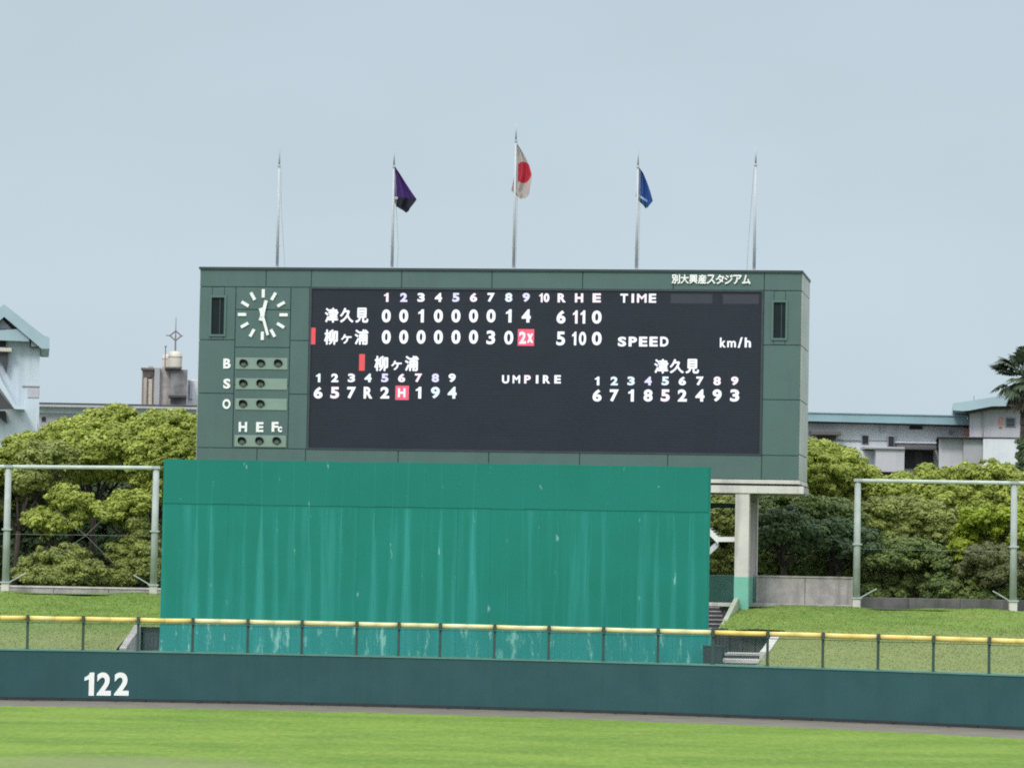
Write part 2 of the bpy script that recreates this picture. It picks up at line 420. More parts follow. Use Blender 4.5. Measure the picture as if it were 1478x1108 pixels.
sheet('terrace_ground', -600, 150.0, 600, 900, Z_TOP - 0.03, M['earth'])
# the sunken paved strip behind the wall under backdrop and stairs
mb = MB(); mb.box(xl - 0.3, 131.2, -0.2, xr + 0.3, 150.0, 1.35)
tag(mb.build('service_pavement', M['concrete_grey']), kind='structure')
# short grass tufts on bank and on the field edge
def tufts(name, pts, hmin, hmax, w, m):
    k = len(pts); a = rng.uniform(0, 2 * np.pi, k); h = rng.uniform(hmin, hmax, k); ww = rng.uniform(.6, 1.3, k) * w
    dx = np.cos(a) * ww; dy = np.sin(a) * ww
    v = np.empty((k, 3, 3)); P = np.array(pts)
    v[:, 0] = P + np.stack([dx, dy, np.full(k, -.01)], 1); v[:, 1] = P - np.stack([dx, dy, np.full(k, .01)], 1)
    v[:, 2] = P + np.stack([rng.uniform(-.04, .04, k), rng.uniform(-.04, .04, k), h], 1)
    me = bpy.data.meshes.new(name)
    me.from_pydata(v.reshape(-1, 3), [], np.arange(k * 3).reshape(-1, 3)); me.materials.append(m)
    return tag(link(name, me), kind='stuff')
pts = []
bx = [b[0] for b in back]; by = [b[1] for b in back]
while len(pts) < 90000:
    x = random.uniform(-21, 21)
    yb = float(np.interp(x, bx, by)); y = random.uniform(yb, 151.5)
    if in_pit(x, y): continue
    pts.append((x, y, bank_z(y, yb) + ripple(x, y)))
tufts('bank_grass_blades', pts, 0.015, 0.045, 0.02, M['bank'])
# ------------------------------------------------------------------ outfield wall with number
def ribbon(path, y_off, z0, z1, thick):
    a = off_path(path, y_off); b = off_path(path, y_off + thick); k = len(path); mb = MB()
    for p in (a, b):
        mb.v += [(x, y, z0) for x, y in p] + [(x, y, z1) for x, y in p]
    for i in range(k - 1):
        mb.f += [[i, i + 1, k + i + 1, k + i], [2 * k + i + 1, 2 * k + i, 3 * k + i, 3 * k + i + 1],
                 [k + i, k + i + 1, 3 * k + i + 1, 3 * k + i], [i + 1, i, 2 * k + i, 2 * k + i + 1]]
    mb.f += [[0, k, 3 * k, 2 * k], [k - 1, 3 * k - 1, 4 * k - 1, 2 * k - 1]]
    return mb
wall = tag(empty('outfield_wall', (0, WP[100][1], 0)), 'long dark blue green padded outfield wall carrying the white 122', 'wall')
wy = WP[100][1]
def loc_path(p): return [(x, y - wy) for x, y in p]
LW = loc_path(WP)
# padding panels, each about two metres, butted with a fine joint
post_px = [37, 117.5, 197, 276, 355.5, 434, 513, 574, 634, 712.5, 791, 870, 949, 1028, 1107.5, 1187.5, 1267.5, 1347.5, 1428]
allpx = [-200, -120, -42] + post_px + [1508, 1588, 1668]
def sub_path(a, b, inset=0.0):
    q = [a] + [p for p in WPX if a + 2 < p < b - 2] + [b]
    out = [wall_xy(p) for p in q]
    return loc_path(out)
for a, b in zip(allpx[:-1], allpx[1:]):
    ribbon(sub_path(a + 0.04, b - 0.04), 0.0, 0.11, T_WALL - 0.055, 0.22).build('padding_panel', M['pad'], wall)
ribbon(LW, 0.10, 0.0, T_WALL - 0.06, 0.7).build('wall_core', M['concrete_dark'], wall)
ribbon(LW, -0.03, T_WALL - 0.055, T_WALL, 0.75).build('wall_cap', M['pad_cap'], wall)
ribbon(LW, -0.02, 0.0, 0.11, 0.12).build('base_rail', M['black_rubber'], wall)
blk = MB().box(-0.06, -0.12, 0.0, 0.06, 0.0, 0.09).mesh('anchor_block', M['black_rubber'])
for k in range(-3, 41):
    px = 8 + k * 40.0
    x, y = wall_xy(px)
    o = link('anchor_block', blk, wall, (x, y - wy - 0.03 - 0.25 * (k % 3 == 1), 0.0))
    o.scale = (1 if k % 2 else 0.75, 1, 1 if k % 3 else 0.7)

# ---- glyphs
_gl = {}
MULTI = set('Mm津久見柳ヶ浦別大興産スタジアム')
def glyph(ch, bold=0.03, extrude=0.5):
    """a flat letter scaled to a unit box, local x right, z up, facing -y"""
    key = (ch, bold)
    if key in _gl: return _gl[key]
    if ch == '1':
        p = [(.5, .5), (.08, .5), (-.12, .37), (-.5, .28), (-.5, .13), (-.04, .2), (-.04, -.5), (.5, -.5)][::-1]
        _gl[key] = (p, [[0, 1, 2, 7], [2, 3, 4, 5], [2, 5, 6, 7]], [(i, (i + 1) % 8) for i in range(8)], .5); return _gl[key]
    multi = 0.0
    if ch in MULTI: multi = bold; bold = 0.0
    cu_ = bpy.data.curves.new('letter', 'FONT'); cu_.body = ch; cu_.size = 1.0; cu_.offset = bold
    cu_.resolution_u = 4; cu_.fill_mode = 'FRONT'
    o = bpy.data.objects.new('letter', cu_); COL.objects.link(o)
    dg = bpy.context.evaluated_depsgraph_get(); dg.update()
    me = bpy.data.meshes.new_from_object(o.evaluated_get(dg))
    bpy.data.objects.remove(o); bpy.data.curves.remove(cu_)
    vs = np.array([v.co[:] for v in me.vertices]); fs = [list(p.vertices) for p in me.polygons]
    lo = vs.min(0); hi = vs.max(0); w = hi[0] - lo[0]; h = hi[1] - lo[1]
    vs = (vs - lo) / np.array([w, h, 1]) - np.array([.5, .5, 0])
    bpy.data.meshes.remove(me)
    # boundary edges for the rim
    cnt = {}
    # merge duplicate verts
    key2 = {}; remap = []; nv = []
    for v in vs:
        k = (round(v[0], 4), round(v[1], 4))
        if k not in key2: key2[k] = len(nv); nv.append(k)
        remap.append(key2[k])
    fs2 = []
    for f in fs:
        g = []
        for i in f:
            if not g or g[-1] != remap[i]: g.append(remap[i])
        if len(g) > 1 and g[0] == g[-1]: g.pop()
        if len(set(g)) >= 3: fs2.append(g)
    for f in fs2:
        for i in range(len(f)):
            a, b = f[i], f[(i + 1) % len(f)]; cnt[(a, b)] = 1
    rim = [(a, b) for (a, b) in cnt if (b, a) not in cnt]
    if multi:
        # strokes thickened by laying shifted copies of the sign just behind one another
        b = multi * 1.15; k = len(nv); NV, FS, RM = [], [], []
        for q, (ax, az) in enumerate(((-b, 0), (b, 0), (0, b), (0, -b), (0, 0))):
            NV += [(x * (1 - 2 * b) + ax, z * (1 - 2 * b) + az) for x, z in nv]
            FS += [[i + q * k for i in f_] for f_ in fs2]; RM += [(a_ + q * k, b_ + q * k) for a_, b_ in rim]
        nv, fs2, rim = NV, FS, RM
    _gl[key] = (nv, fs2, rim, w / h); return _gl[key]
def letter(name, ch, parent, cx, cz, w, h, y, m, thick=0.03, bold=0.03):
    nv, fs, rim, asp = glyph(ch, bold)
    k = len(nv)
    k1 = k // 5 if ch in MULTI else k
    dy = [min(0.0009 * (i // k1), thick * .4) for i in range(k)]
    v = [(p[0] * w, d_, p[1] * h) for p, d_ in zip(nv, dy)] + [(p[0] * w, thick, p[1] * h) for p in nv]
    f = [list(reversed(q)) if False else q for q in fs] + [[a + k, b + k, b, a] for a, b in rim]
    me = bpy.data.meshes.new(name); me.from_pydata(v, [], f); me.materials.append(m)
    return link(name, me, parent, (cx, y - thick, cz))

# the distance number on the wall
wp0 = wall_xy(121); wp1 = wall_xy(188)
ang = math.atan2(wp1[1] - wp0[1], wp1[0] - wp0[0])
fr = Frame(155, 987, wallD(155), -ang)
for ch, cx, w in (('1', 129, 14), ('2', 150.2, 20.5), ('2', 175.6, 21)):
    u, z = fr.uv(cx, 986.5)
    P3 = fr.o + fr.ex * u
    o = letter('digit', ch, wall, 0, 0, w / 40.2, 33.5 / 40.2, 0, M['white_paint'], 0.03, 0.035)
    o.location = (P3.x, P3.y - wy - 0.035, z); o.rotation_euler = (0, 0, ang)

# ------------------------------------------------------------------ fence on the wall
fence = tag(empty('outfield_fence', (0, wy, T_WALL)), 'wire fence with yellow padded top rail standing on the green outfield wall', 'fence')
FH = 1.11
def fx(px):
    x, y = wall_xy(px); return x, y - wy + 0.16
postm = MB().box(-0.045, -0.04, 0.0, 0.045, 0.04, FH - 0.02).box(-0.07, -0.07, 0, 0.07, 0.07, 0.02).mesh('post', M['fence_post'])
capm = MB().box(-0.045, -0.15, -0.14, 0.045, 0.13, 0.12).mesh('post_clamp', M['fence_post'])
for px in allpx[1:-1]:
    x, y = fx(px)
    po = link('post', postm, fence, (x, y, 0)); link('post_clamp', capm, po, (0, 0, FH))
for a, b in zip(allpx[1:-2], allpx[2:-1]):
    A = fx(a); B = fx(b)
    d = Vector((B[0] - A[0], B[1] - A[1], 0)).normalized() * 0.05
    mb = MB(); za = FH
    pa = Vector((A[0], A[1], za)) + d; pb = Vector((B[0], B[1], za)) - d
    sag = random.uniform(-0.012, 0.006)
    mid = (pa + pb) / 2 + Vector((0, 0, sag))
    mb.tube(pa, mid, 0.088, 0.088, 12); mb.tube(mid, pb, 0.088, 0.088, 12)
    pale = 270 < (a + b) / 2 < 1000
    mb.build('rail_pad', M['rail_pale'] if pale else M['rail_yellow'], fence, smooth=True)
    MB().tube((A[0], A[1], FH - 0.16), (B[0], B[1], FH - 0.13), 0.012, 0.012, 6).build('under_rail', M['fence_post'], fence)
# diamond wire mesh
mb = MB(); x0 = fx(-110)[0]; x1 = fx(1580)[0]
fxs = [fx(p) for p in WPX]; fxx = [p[0] for p in fxs]; fyy = [p[1] for p in fxs]
step = 0.085; rr = 0.0028; Hm = FH - 0.12
k = int((x1 - x0) / step)
for s in (1, -1):
    for i in range(-14, k + 14):
        a = x0 + i * step
        b = a + s * Hm
        lo, hi = max(x0, min(a, b)), min(x1, max(a, b))
        if lo >= hi: continue
        za = (lo - a) * s; zb = (hi - a) * s
        mb.tube((lo, float(np.interp(lo, fxx, fyy)) + s * 0.004, za), (hi, float(np.interp(hi, fxx, fyy)) + s * 0.004, zb), rr, rr, 3, False)
me = bpy.data.meshes.new('wire_mesh'); me.from_pydata(mb.v, [], mb.f); me.materials.append(M['wire'])
tag(link('wire_mesh', me, fence), kind='stuff')

# ------------------------------------------------------------------ batter's eye backdrop
YAW = R(8.5)
be = Frame(630, 800, 132.6, YAW)
beo = tag(be.empty('backdrop_wall'), 'large streaked teal green batting backdrop standing under the scoreboard', 'backdrop wall')
be_u0 = be.uv(235.5, 800)[0]; be_u1 = be.uv(1021.5, 800)[0]
be_top = (be.uv(240, 661.5)[1] + be.uv(1020, 674)[1]) / 2
be_seam = (be.uv(240, 727)[1] + be.uv(1000, 738)[1]) / 2
def backdrop_mat():
    m, nt, p, out = newmat('streaked_teal_paint')
    t = nt.nodes.new('ShaderNodeTexCoord'); t.object = beo
    sp = nt.nodes.new('ShaderNodeSeparateXYZ'); nt.links.new(t.outputs['Object'], sp.inputs[0])
    O = t.outputs['Object']; X, Z = sp.outputs[0], sp.outputs[2]
    base = mixc(nt, ramp(nt, noise(nt, O, 0.35, 4, 0.6), 0.3, 0.7), (0.013, 0.195, 0.142), (0.015, 0.215, 0.170))
    wob = mth(nt, 'MULTIPLY', mth(nt, 'SUBTRACT', noise(nt, O, 1.5, 3, 0.5, (1, 1, 0.25)), 0.5), 0.35)
    xs = mth(nt, 'ADD', mth(nt, 'DIVIDE', mth(nt, 'SUBTRACT', X, be_u0), PW), wob)
    c = mth(nt, 'FLOOR', mth(nt, 'ADD', xs, 0.5))
    d = mth(nt, 'ABSOLUTE', mth(nt, 'SUBTRACT', xs, c))
    wnz = nt.nodes.new('ShaderNodeTexWhiteNoise'); wnz.noise_dimensions = '1D'; nt.links.new(c, wnz.inputs['W'])
    rnd = wnz.outputs['Value']
    down = nt.nodes.new('ShaderNodeMapRange'); down.inputs['From Min'].default_value = be_seam; down.inputs['From Max'].default_value = 2.6
    nt.links.new(Z, down.inputs['Value'])
    wid = mth(nt, 'ADD', 0.05, mth(nt, 'MULTIPLY', mth(nt, 'MULTIPLY', down.outputs[0], rnd), 0.42))
    st = mth(nt, 'SUBTRACT', 1.0, mth(nt, 'DIVIDE', d, wid)); st = ramp(nt, st, -0.25, 1.15)
    below = ramp(nt, mth(nt, 'SUBTRACT', be_seam, Z), -0.02, 0.12)
    amt = mth(nt, 'MULTIPLY', mth(nt, 'MULTIPLY', st, mth(nt, 'ADD', 0.08, mth(nt, 'MULTIPLY', rnd, 0.85))), mth(nt, 'ADD', 0.6, mth(nt, 'MULTIPLY', below, 0.4)))
    amt = mth(nt, 'MULTIPLY', amt, ramp(nt, noise(nt, O, 1.0, 4, 0.6, (1.5, 1, 0.12)), 0.25, 0.6))
    col = mixc(nt, amt, base, (0.045, 0.33, 0.295))
    # soft wide vertical runs
    run = ramp(nt, noise(nt, O, 2.4, 5, 0.6, (1, 1, 0.04)), 0.48, 0.78)
    col = mixc(nt, mth(nt, 'MULTIPLY', mth(nt, 'MULTIPLY', run, below), 0.6), col, (0.045, 0.33, 0.31))
    # darker upper sheets
    col = mixc(nt, mth(nt, 'MULTIPLY', mth(nt, 'SUBTRACT', 1.0, below), 0.30), col, (0.014, 0.175, 0.142))
    # pale chips and lime runs, mostly near the foot
    ch = ramp(nt, noise(nt, O, 1.9, 5, 0.7, (1.5, 1, 0.35)), 0.54, 0.68)
    lowz = ramp(nt, Z, 3.0, 2.75); 
    lowm = nt.nodes.new('ShaderNodeMapRange'); lowm.inputs['From Min'].default_value = 3.05; lowm.inputs['From Max'].default_value = 2.7
    nt.links.new(Z, lowm.inputs['Value'])
    col = mixc(nt, mth(nt, 'MULTIPLY', lowm.outputs[0], 0.55), col, (0.035, 0.29, 0.29))
    col = mixc(nt, mth(nt, 'MULTIPLY', mth(nt, 'MULTIPLY', ch, lowm.outputs[0]), 0.75), col, (0.30, 0.62, 0.55))
    ch2 = ramp(nt, noise(nt, O, 3.1, 4, 0.6, (1.6, 1, 0.5)), 0.64, 0.70)
    col = mixc(nt, mth(nt, 'MULTIPLY', mth(nt, 'MULTIPLY', ch2, mth(nt, 'LESS_THAN', d, 0.10)), 0.6), col, (0.35, 0.62, 0.55))
    nt.links.new(col, p.inputs['Base Color']); p.inputs['Roughness'].default_value = 0.7
    p.inputs['Specular IOR Level'].default_value = 0.18
    return m
NP = 33; PW = (be_u1 - be_u0) / NP
M['backdrop'] = backdrop_mat()
g = 0.0015
up = MB().chamfer(0.0003, -0.05, 0, PW - 0.0003, 0.0, be_top - be_seam - 0.012, 0.002).mesh('panel', M['backdrop'])
lo = MB().chamfer(g, -0.05, 0, PW - g, 0.0, be_seam - 1.3 - 0.002, 0.004).mesh('panel', M['backdrop'])
for i in range(NP):
    dy = random.uniform(-0.0015, 0.0015)
    link('panel', lo, beo, (be_u0 + i * PW, dy, 1.3))
    jit = random.choice((0, 0, 0, 0.02, -0.025))
    link('panel', up, beo, (be_u0 + i * PW, dy - 0.015, be_seam + 0.004 + jit * 0.4))
MB().box(be_u0 + 0.02, 0.005, 1.3, be_u1 - 0.02, 0.28, be_top - 0.03).build('panel_backing', M['teal_dull'], beo)
MB().box(be_u1 + 0.002, -0.04, 1.3, be_u1 + 0.05, 0.28, be_top - 0.01).build('edge_trim', M['backdrop'], beo)
MB().box(be_u0 - 0.05, -0.04, 1.3, be_u0 - 0.002, 0.28, be_top - 0.01).build('edge_trim', M['backdrop'], beo)
mb = MB().box(be_u1 + 0.052, -0.06, 1.3, be_u1 + 0.19, 0.2, 2.98); mb.build('foot_trim', M['backdrop'], beo)

# ------------------------------------------------------------------ scoreboard
sb = Frame(739, 540, 151.0, YAW)
DEP = 4.9
sbo = tag(sb.empty('scoreboard'), 'big grey green scoreboard with dark LED screen and clock above the backdrop', 'scoreboard')
def bz(y): return sb.uv(739, y)[1]
def bu(px, y=530): return sb.uv(px, y)[0]
Zt, Zh, Zs, Zb = bz(389.5), bz(417.0), bz(652.0), bz(686.5)
U0, U1 = bu(286.5), bu(1155.0)
SU0, SU1 = bu(446), bu(1100.5)
# core
MB().box(U0 + .03, 0.02, Zb + .03, U1 - .03, DEP - .03, Zt - .06).build('body', M['board_back'], sbo)
def cpanel(u0, z0, u1, z1, gap=0.011, m='clad', y=0.0):
    return MB().chamfer(u0 + gap, y - 0.05, z0 + gap, u1 - gap, y + 0.018, z1 - gap, 0.012).build('cladding_panel', M[m], sbo)
hx = [286.5, 381.6, 447, 577.5, 708, 839, 970, 1101.5, 1155]
for a, b in zip(hx[:-1], hx[1:]): cpanel(bu(a), Zh, bu(b), Zt - 0.03)
bxs = [286.5, 374, 444, 577.5, 708, 839, 966, 1101.5, 1155]
for a, b in zip(bxs[:-1], bxs[1:]): cpanel(bu(a), Zb, bu(b), Zs)
zr = [Zh, bz(494.5), bz(572.5), Zs]
for q in range(3):
    cpanel(bu(418), zr[q + 1], SU0 - 0.02, zr[q])
    if q: cpanel(U0, zr[q + 1], bu(338.5), zr[q])
    if q: cpanel(SU1 + 0.02, zr[q + 1], U1, zr[q])
cz = [Zh, bz(450), bz(505), bz(560), Zs]
for q in range(4): cpanel(bu(338.5), cz[q + 1], bu(418), cz[q], 0.012)
# the two tall side windows: four cladding pieces round each, frame and dark glass behind
def side_window(xa, xb, ya, yb, ua, ub):
    w0, w1 = bu(xa, 460), bu(xb, 460); za, zb = sb.uv((xa + xb) / 2, ya)[1], sb.uv((xa + xb) / 2, yb)[1]
    zt, zbm = Zh, zr[1]
    cpanel(ua, zbm, w0 + .018, zt); cpanel(w1 - .018, zbm, ub, zt)
    cpanel(w0 - .0, za - .018, w1, zt, 0.018); cpanel(w0, zbm, w1, zb + .018, 0.018)
    fr_ = MB(); t = 0.09
    for (a, b, c, d) in ((w0 - t, zb - t, w0, za + t), (w1, zb - t, w1 + t, za + t), (w0, za, w1, za + t), (w0, zb - t, w1, zb)):
        fr_.box(a, -0.10, b, c, -0.045, d)
    f = fr_.build('window_frame', M['clad_frame'], sbo)
    MB().box(w0, 0.0, zb, w1, 0.018, za).build('pane', M['dark_glass'], f)
    MB().box((w0 + w1) / 2 + 0.06, -0.03, zb, (w0 + w1) / 2 + 0.10, -0.001, za).build('mullion', M['board_back'], f)
side_window(305.5, 324, 429.5, 482.5, U0, bu(338.5))
side_window(1116.5, 1134, 436.5, 488, SU1 + 0.02, U1)
# coping
MB().box(U0 - .05, -0.12, Zt - .06, U1 + .06, DEP + .05, Zt + .04).build('coping', M['coping'], sbo)
# right and left flanks, panelled
fl = [Zt - .03, bz(417), bz(494.5), bz(572.5), bz(650), Zb]
for q in range(5):
    for s, U in ((1, U1), (-1, U0)):
        for (ya, yb) in ((0.03, DEP / 2), (DEP / 2, DEP)):
            x0_, x1_ = (U - .028, U + 0.03) if s > 0 else (U - 0.03, U + .028)
            MB().box(x0_, ya + .02, fl[q + 1] + .02, x1_, yb - .02, fl[q] - .02).build('side_panel', M['clad_side'], sbo)
# screen
scr = MB().box(SU0, -0.03, Zs + .02, SU1, 0.019, Zh - .02).build('screen', M['screen'], sbo)
sf = MB()
for (a, b, c, d) in ((SU0 - .02, Zs - .01, SU0 + .07, Zh + .01), (SU1 - .07, Zs - .01, SU1 + .02, Zh + .01), (SU0 + .07, Zh - .06, SU1 - .07, Zh + .01), (SU0 + .07, Zs - .01, SU1 - .07, Zs + .06)):
    sf.box(a, -0.075, b, c, -0.031, d)
sf.build('screen_frame', M['coping'], sbo)
PXM = 1.0 / (F / 151.0)     # metres per photograph pixel on the board
def led(ch, px, py, w, h, col='w', bold=0.035, name='digit'):
    u, z = sb.uv(px, py)
    return letter(name, ch, scr, u, z, w * PXM, h * PXM, -0.034, LED[col], 0.012, bold)
def block(x0, y0, x1, y1, col, name='red_bar', y=-0.040, m=None):
    u0, z0, u1, z1 = sb.rect(x0, y0, x1, y1)
    return MB().box(u0, y, z0, u1, -0.0305, z1).build(name, m or LED[col], scr)
cols = [557.8, 583, 608, 633, 658.3, 683.7, 709, 734.5, 759.7]
W1 = {'1': 0.55}
def wd(ch, w): return w * (0.62 if ch == '1' else 1.0)
for ch, x, c in zip('123456789', cols, 'plwwlpwbl'): led(ch, x, 429.3, wd(ch, 10.5), 13, c, 0.045)
led('1', 781, 429.8, 5, 13, 'p', 0.045); led('0', 789, 429.8, 8.5, 13, 'p', 0.05)
for ch, x, c in (('R', 811, 'p'), ('H', 836, 'p'), ('E', 861.5, 'p')): led(ch, x, 430, 12, 13, c, 0.045, 'letter')
for ch, x in zip('001000014', cols): led(ch, x, 456, wd(ch, 13.2), 19, 'w', 0.042)
for ch, x in zip('000000', cols): led(ch, x, 486.3, 13.2, 20, 'w', 0.042)
led('3', 708.6, 487, 12.6, 20, 'w', 0.03); led('0', 734.5, 487.3, 13.2, 20, 'w', 0.03)
block(747.5, 475, 771, 499, 'k', 'red_square', -0.0325)
led('2', 754.5, 487.3, 10, 17.5, 'w', 0.035); led('x', 765.3, 488, 9, 13.5, 'w', 0.04, 'letter')
led('6', 810, 457.5, 13, 19, 'w', 0.04)
for x in (830.5, 841.5): led('1', x, 457.5, 6.8, 19, 'p' if x < 835 else 'w', 0.03)
led('0', 861.5, 457.7, 14, 19, 'w', 0.035)
led('5', 809.5, 488.5, 12.5, 20, 'w', 0.03); led('1', 829, 488.5, 6, 19.5, 'w', 0.03); led('0', 841, 488.5, 10.5, 19.5, 'w', 0.03); led('0', 861.5, 488.5, 14, 19.5, 'w', 0.035)
def word(txt, x0, x1, yc, h, col='w', bold=0.03, scl=None):
    k = len(txt); p = (x1 - x0) / k
    for i, ch in enumerate(txt):
        s = (scl or {}).get(ch, (0.92, 1.0, 0.0))
        led(ch, x0 + (i + .5) * p, yc + s[2] * h, p * s[0], h * s[1], col, bold, 'letter')
KG = {'ヶ': (0.72, 0.62, 0.12), '久': (0.93, 0.98, 0), '見': (0.88, 1.0, 0)}
word('津久見', 468, 533.5, 455, 22, 'w', 0.03, KG)
word('柳ヶ浦', 467, 533, 486.5, 22.5, 'w', 0.03, KG)
word('柳ヶ浦', 539.5, 605.5, 524.5, 22.5, 'w', 0.03, KG)
word('津久見', 943.5, 1010.5, 528.5, 21, 'w', 0.03, KG)
block(448.3, 473, 455.5, 497, 'r'); block(518.6, 511, 526.8, 535, 'r')
lc = [459.5, 483.5, 507.6, 531.5, 555.7, 580, 604.3, 628.6, 652.8]
for ch, x, c in zip('123456789', lc, 'cwwclpplw'): led(ch, x, 545.3, wd(ch, 10.5), 12.5, c, 0.045)
block(570.8, 556.5, 590.3, 577, 'k', 'red_square', -0.0325)
for ch, x, c in zip('657R2H194', lc, 'wpwwwwwbc'): led(ch, x, 566.6, wd(ch, 13 if ch != 'H' else 11), 17 if ch != 'H' else 13, c, 0.04, 'letter' if ch in 'RH' else 'digit')
for ch, x, w in zip('UMPIRE', (730, 745.5, 761.5, 775.5, 789, 805), (10.5, 11, 9.5, 3.6, 10.5, 9.5)): led(ch, x, 547.3, w, 12, 'p' if ch == 'P' else 'w', 0.04, 'letter')
rc = [862, 886.7, 911, 935.6, 960.4, 985, 1010.4, 1035.2, 1060.6]
for ch, x, c in zip('123456789', rc, 'wbblbwwpp'): led(ch, x, 549.7, wd(ch, 10.5), 12.5, c, 0.045)
for ch, x in zip('671852493', rc): led(ch, x, 570.6, wd(ch, 13), 17.5, 'w' if ch != '5' else 'p', 0.04)
for ch, x, w in zip('TIME', (901, 913.5, 926.5, 942), (11, 3.6, 14, 10.5)): led(ch, x, 430.5, w, 13, 'w' if ch != 'M' else 'p', 0.035, 'letter')
for ch, x in zip('SPEED', (898, 913.5, 928.5, 943.5, 959)): led(ch, x, 493, 12, 14, 'w', 0.04, 'letter')
for ch, x, w, h, dy in (('k', 1043.5, 8.5, 14, 0), ('m', 1056, 12.5, 9.5, 2.3), ('/', 1068.5, 7, 15, 0), ('h', 1079.5, 9, 14, 0)): led(ch, x, 494.3 + dy, w, h, 'w', 0.03, 'letter')
block(968, 424.5, 1028.5, 438, 'w', 'dim_block', -0.0325, M['screen_lite']); block(1043.5, 425, 1095.5, 438.5, 'w', 'dim_block', -0.0325, M['screen_lite'])
# painted name over the screen
nm = MB()
for i, ch in enumerate('別大興産スタジアム'):
    u, z = sb.uv(969.5 + 12.7 * (i + .5), 403.4 + (i - 4) * 0.12)
    letter('name_letter', ch, sbo, u, z, 12.3 * PXM, 13.6 * PXM, -0.075, M['white_paint'], 0.05, 0.030)
# B S O and H E Fc letters, lamp strips
for ch, x, y, w, h in (('B', 328.3, 524.7, 11, 14.5), ('S', 328, 553.7, 10.5, 14.5), ('O', 327.6, 583, 12, 14.5), ('H', 351.2, 616, 12.5, 14.5), ('E', 375.6, 616.2, 11, 14.5), ('F', 397.6, 616, 10, 14.5), ('c', 404.6, 619.5, 6.5, 8)):
    u, z = sb.uv(x, y); letter('letter', ch, sbo, u, z, w * PXM, h * PXM, -0.06, M['white_paint'], 0.03, 0.04)
hood_pts = 14
def lamp_meshes():
    r = 6.2 * PXM; mb = MB(); L = 0.22
    # half-open hood: upper part of a tube, sloping back towards the sides
    a0, a1 = R(-20), R(200)
    for k in range(hood_pts + 1):
        q = a0 + (a1 - a0) * k / hood_pts
        ln = L * max(0.25, math.sin(max(0, min(math.pi, q))) ** 0.6)
        for rr_ in (r, r * 0.88):
            mb.v += [(math.cos(q) * rr_, 0, math.sin(q) * rr_), (math.cos(q) * rr_, -ln, math.sin(q) * rr_)]
    for k in range(hood_pts):
        i = 4 * k
        mb.f += [[i, i + 1, i + 5, i + 4], [i + 2, i + 6, i + 7, i + 3], [i + 1, i + 3, i + 7, i + 5]]
    hood = mb.mesh('hood', M['hood'], True)
    mb = MB(); seg = 16
    mb.v.append((0, -0.05, -r * 0.25))
    for ring, (rr_, y) in enumerate(((r * .45, -0.04), (r * .68, -0.012))):
        for k in range(seg):
            q = 2 * math.pi * k / seg; mb.v.append((math.cos(q) * rr_, y, math.sin(q) * rr_ - r * 0.2))
    for k in range(seg):
        j = (k + 1) % seg; mb.f += [[0, 1 + k, 1 + j], [1 + k, 1 + seg + k, 1 + seg + j, 1 + j]]
    lens = mb.mesh('lens', M['lens'], True)
    sock = MB().tube((0, 0, 0), (0, -0.011, 0), r * 0.9, r * 0.9, 16).mesh('lamp_socket', M['hood'])
    return hood, lens, sock
HOOD, LENS, SOCK = lamp_meshes()
for (x0_, y0_, x1_, y1_, lx, ly) in ((340.5, 516.6, 415.5, 533.3, (352.5, 377.5, 402.3), 524.8), (340.5, 546.3, 415, 562.5, (352, 377), 553.7),
                                      (340, 575.3, 414.7, 591.8, (351.6, 376.8), 583.2), (339, 628.2, 413.3, 645, (350, 375.3, 400.2), 636.6)):
    u0, z0, u1, z1 = sb.rect(x0_, y0_, x1_, y1_)
    st = MB().chamfer(u0, -0.085, z0, u1, -0.045, z1, 0.012).build('lamp_strip', M['lamp_strip'], sbo)
    for x in lx:
        u, z = sb.uv(x, ly); o = link('lamp_socket', SOCK, st, (u, -0.0855, z))
        link('lens', LENS, st, (u, -0.098, z)); link('hood', HOOD, st, (u, -0.0856, z))
# clock
cu_, cz_ = sb.uv(380, 454.5)
ck = empty('clock', (cu_, -0.05, cz_)); ck.parent = sbo
mk = MB().chamfer(-2.3 * PXM, -0.06, -6.2 * PXM, 2.3 * PXM, 0.0, 6.2 * PXM, 0.012).mesh('hour_mark', M['white_paint'])
for k in range(12):
    a = R(30 * k); link('hour_mark', mk, ck, (math.sin(a) * 31 * PXM, 0, math.cos(a) * 31 * PXM), (0, a, 0))
def hand(name, L, tail, w, a, y):
    p = [(-w * .75, -tail), (w * .75, -tail), (w * .55, 0), (w * .5, L), (-w * .5, L), (-w * .55, 0)]
    MB().prism([(q[0] * PXM, q[1] * PXM) for q in p], y, y + 0.025).build(name, M['white_paint'], ck, rot=(0, R(a), 0))
hand('hour_hand', 21.5, 9, 4.8, 13.5, -0.11); hand('minute_hand', 31, 10, 3.8, 163.5, -0.15)
MB().tube((0, -0.16, 0), (0, 0.0, 0), 3.4 * PXM, 3.4 * PXM, 12).build('hub', M['white_paint'], ck)
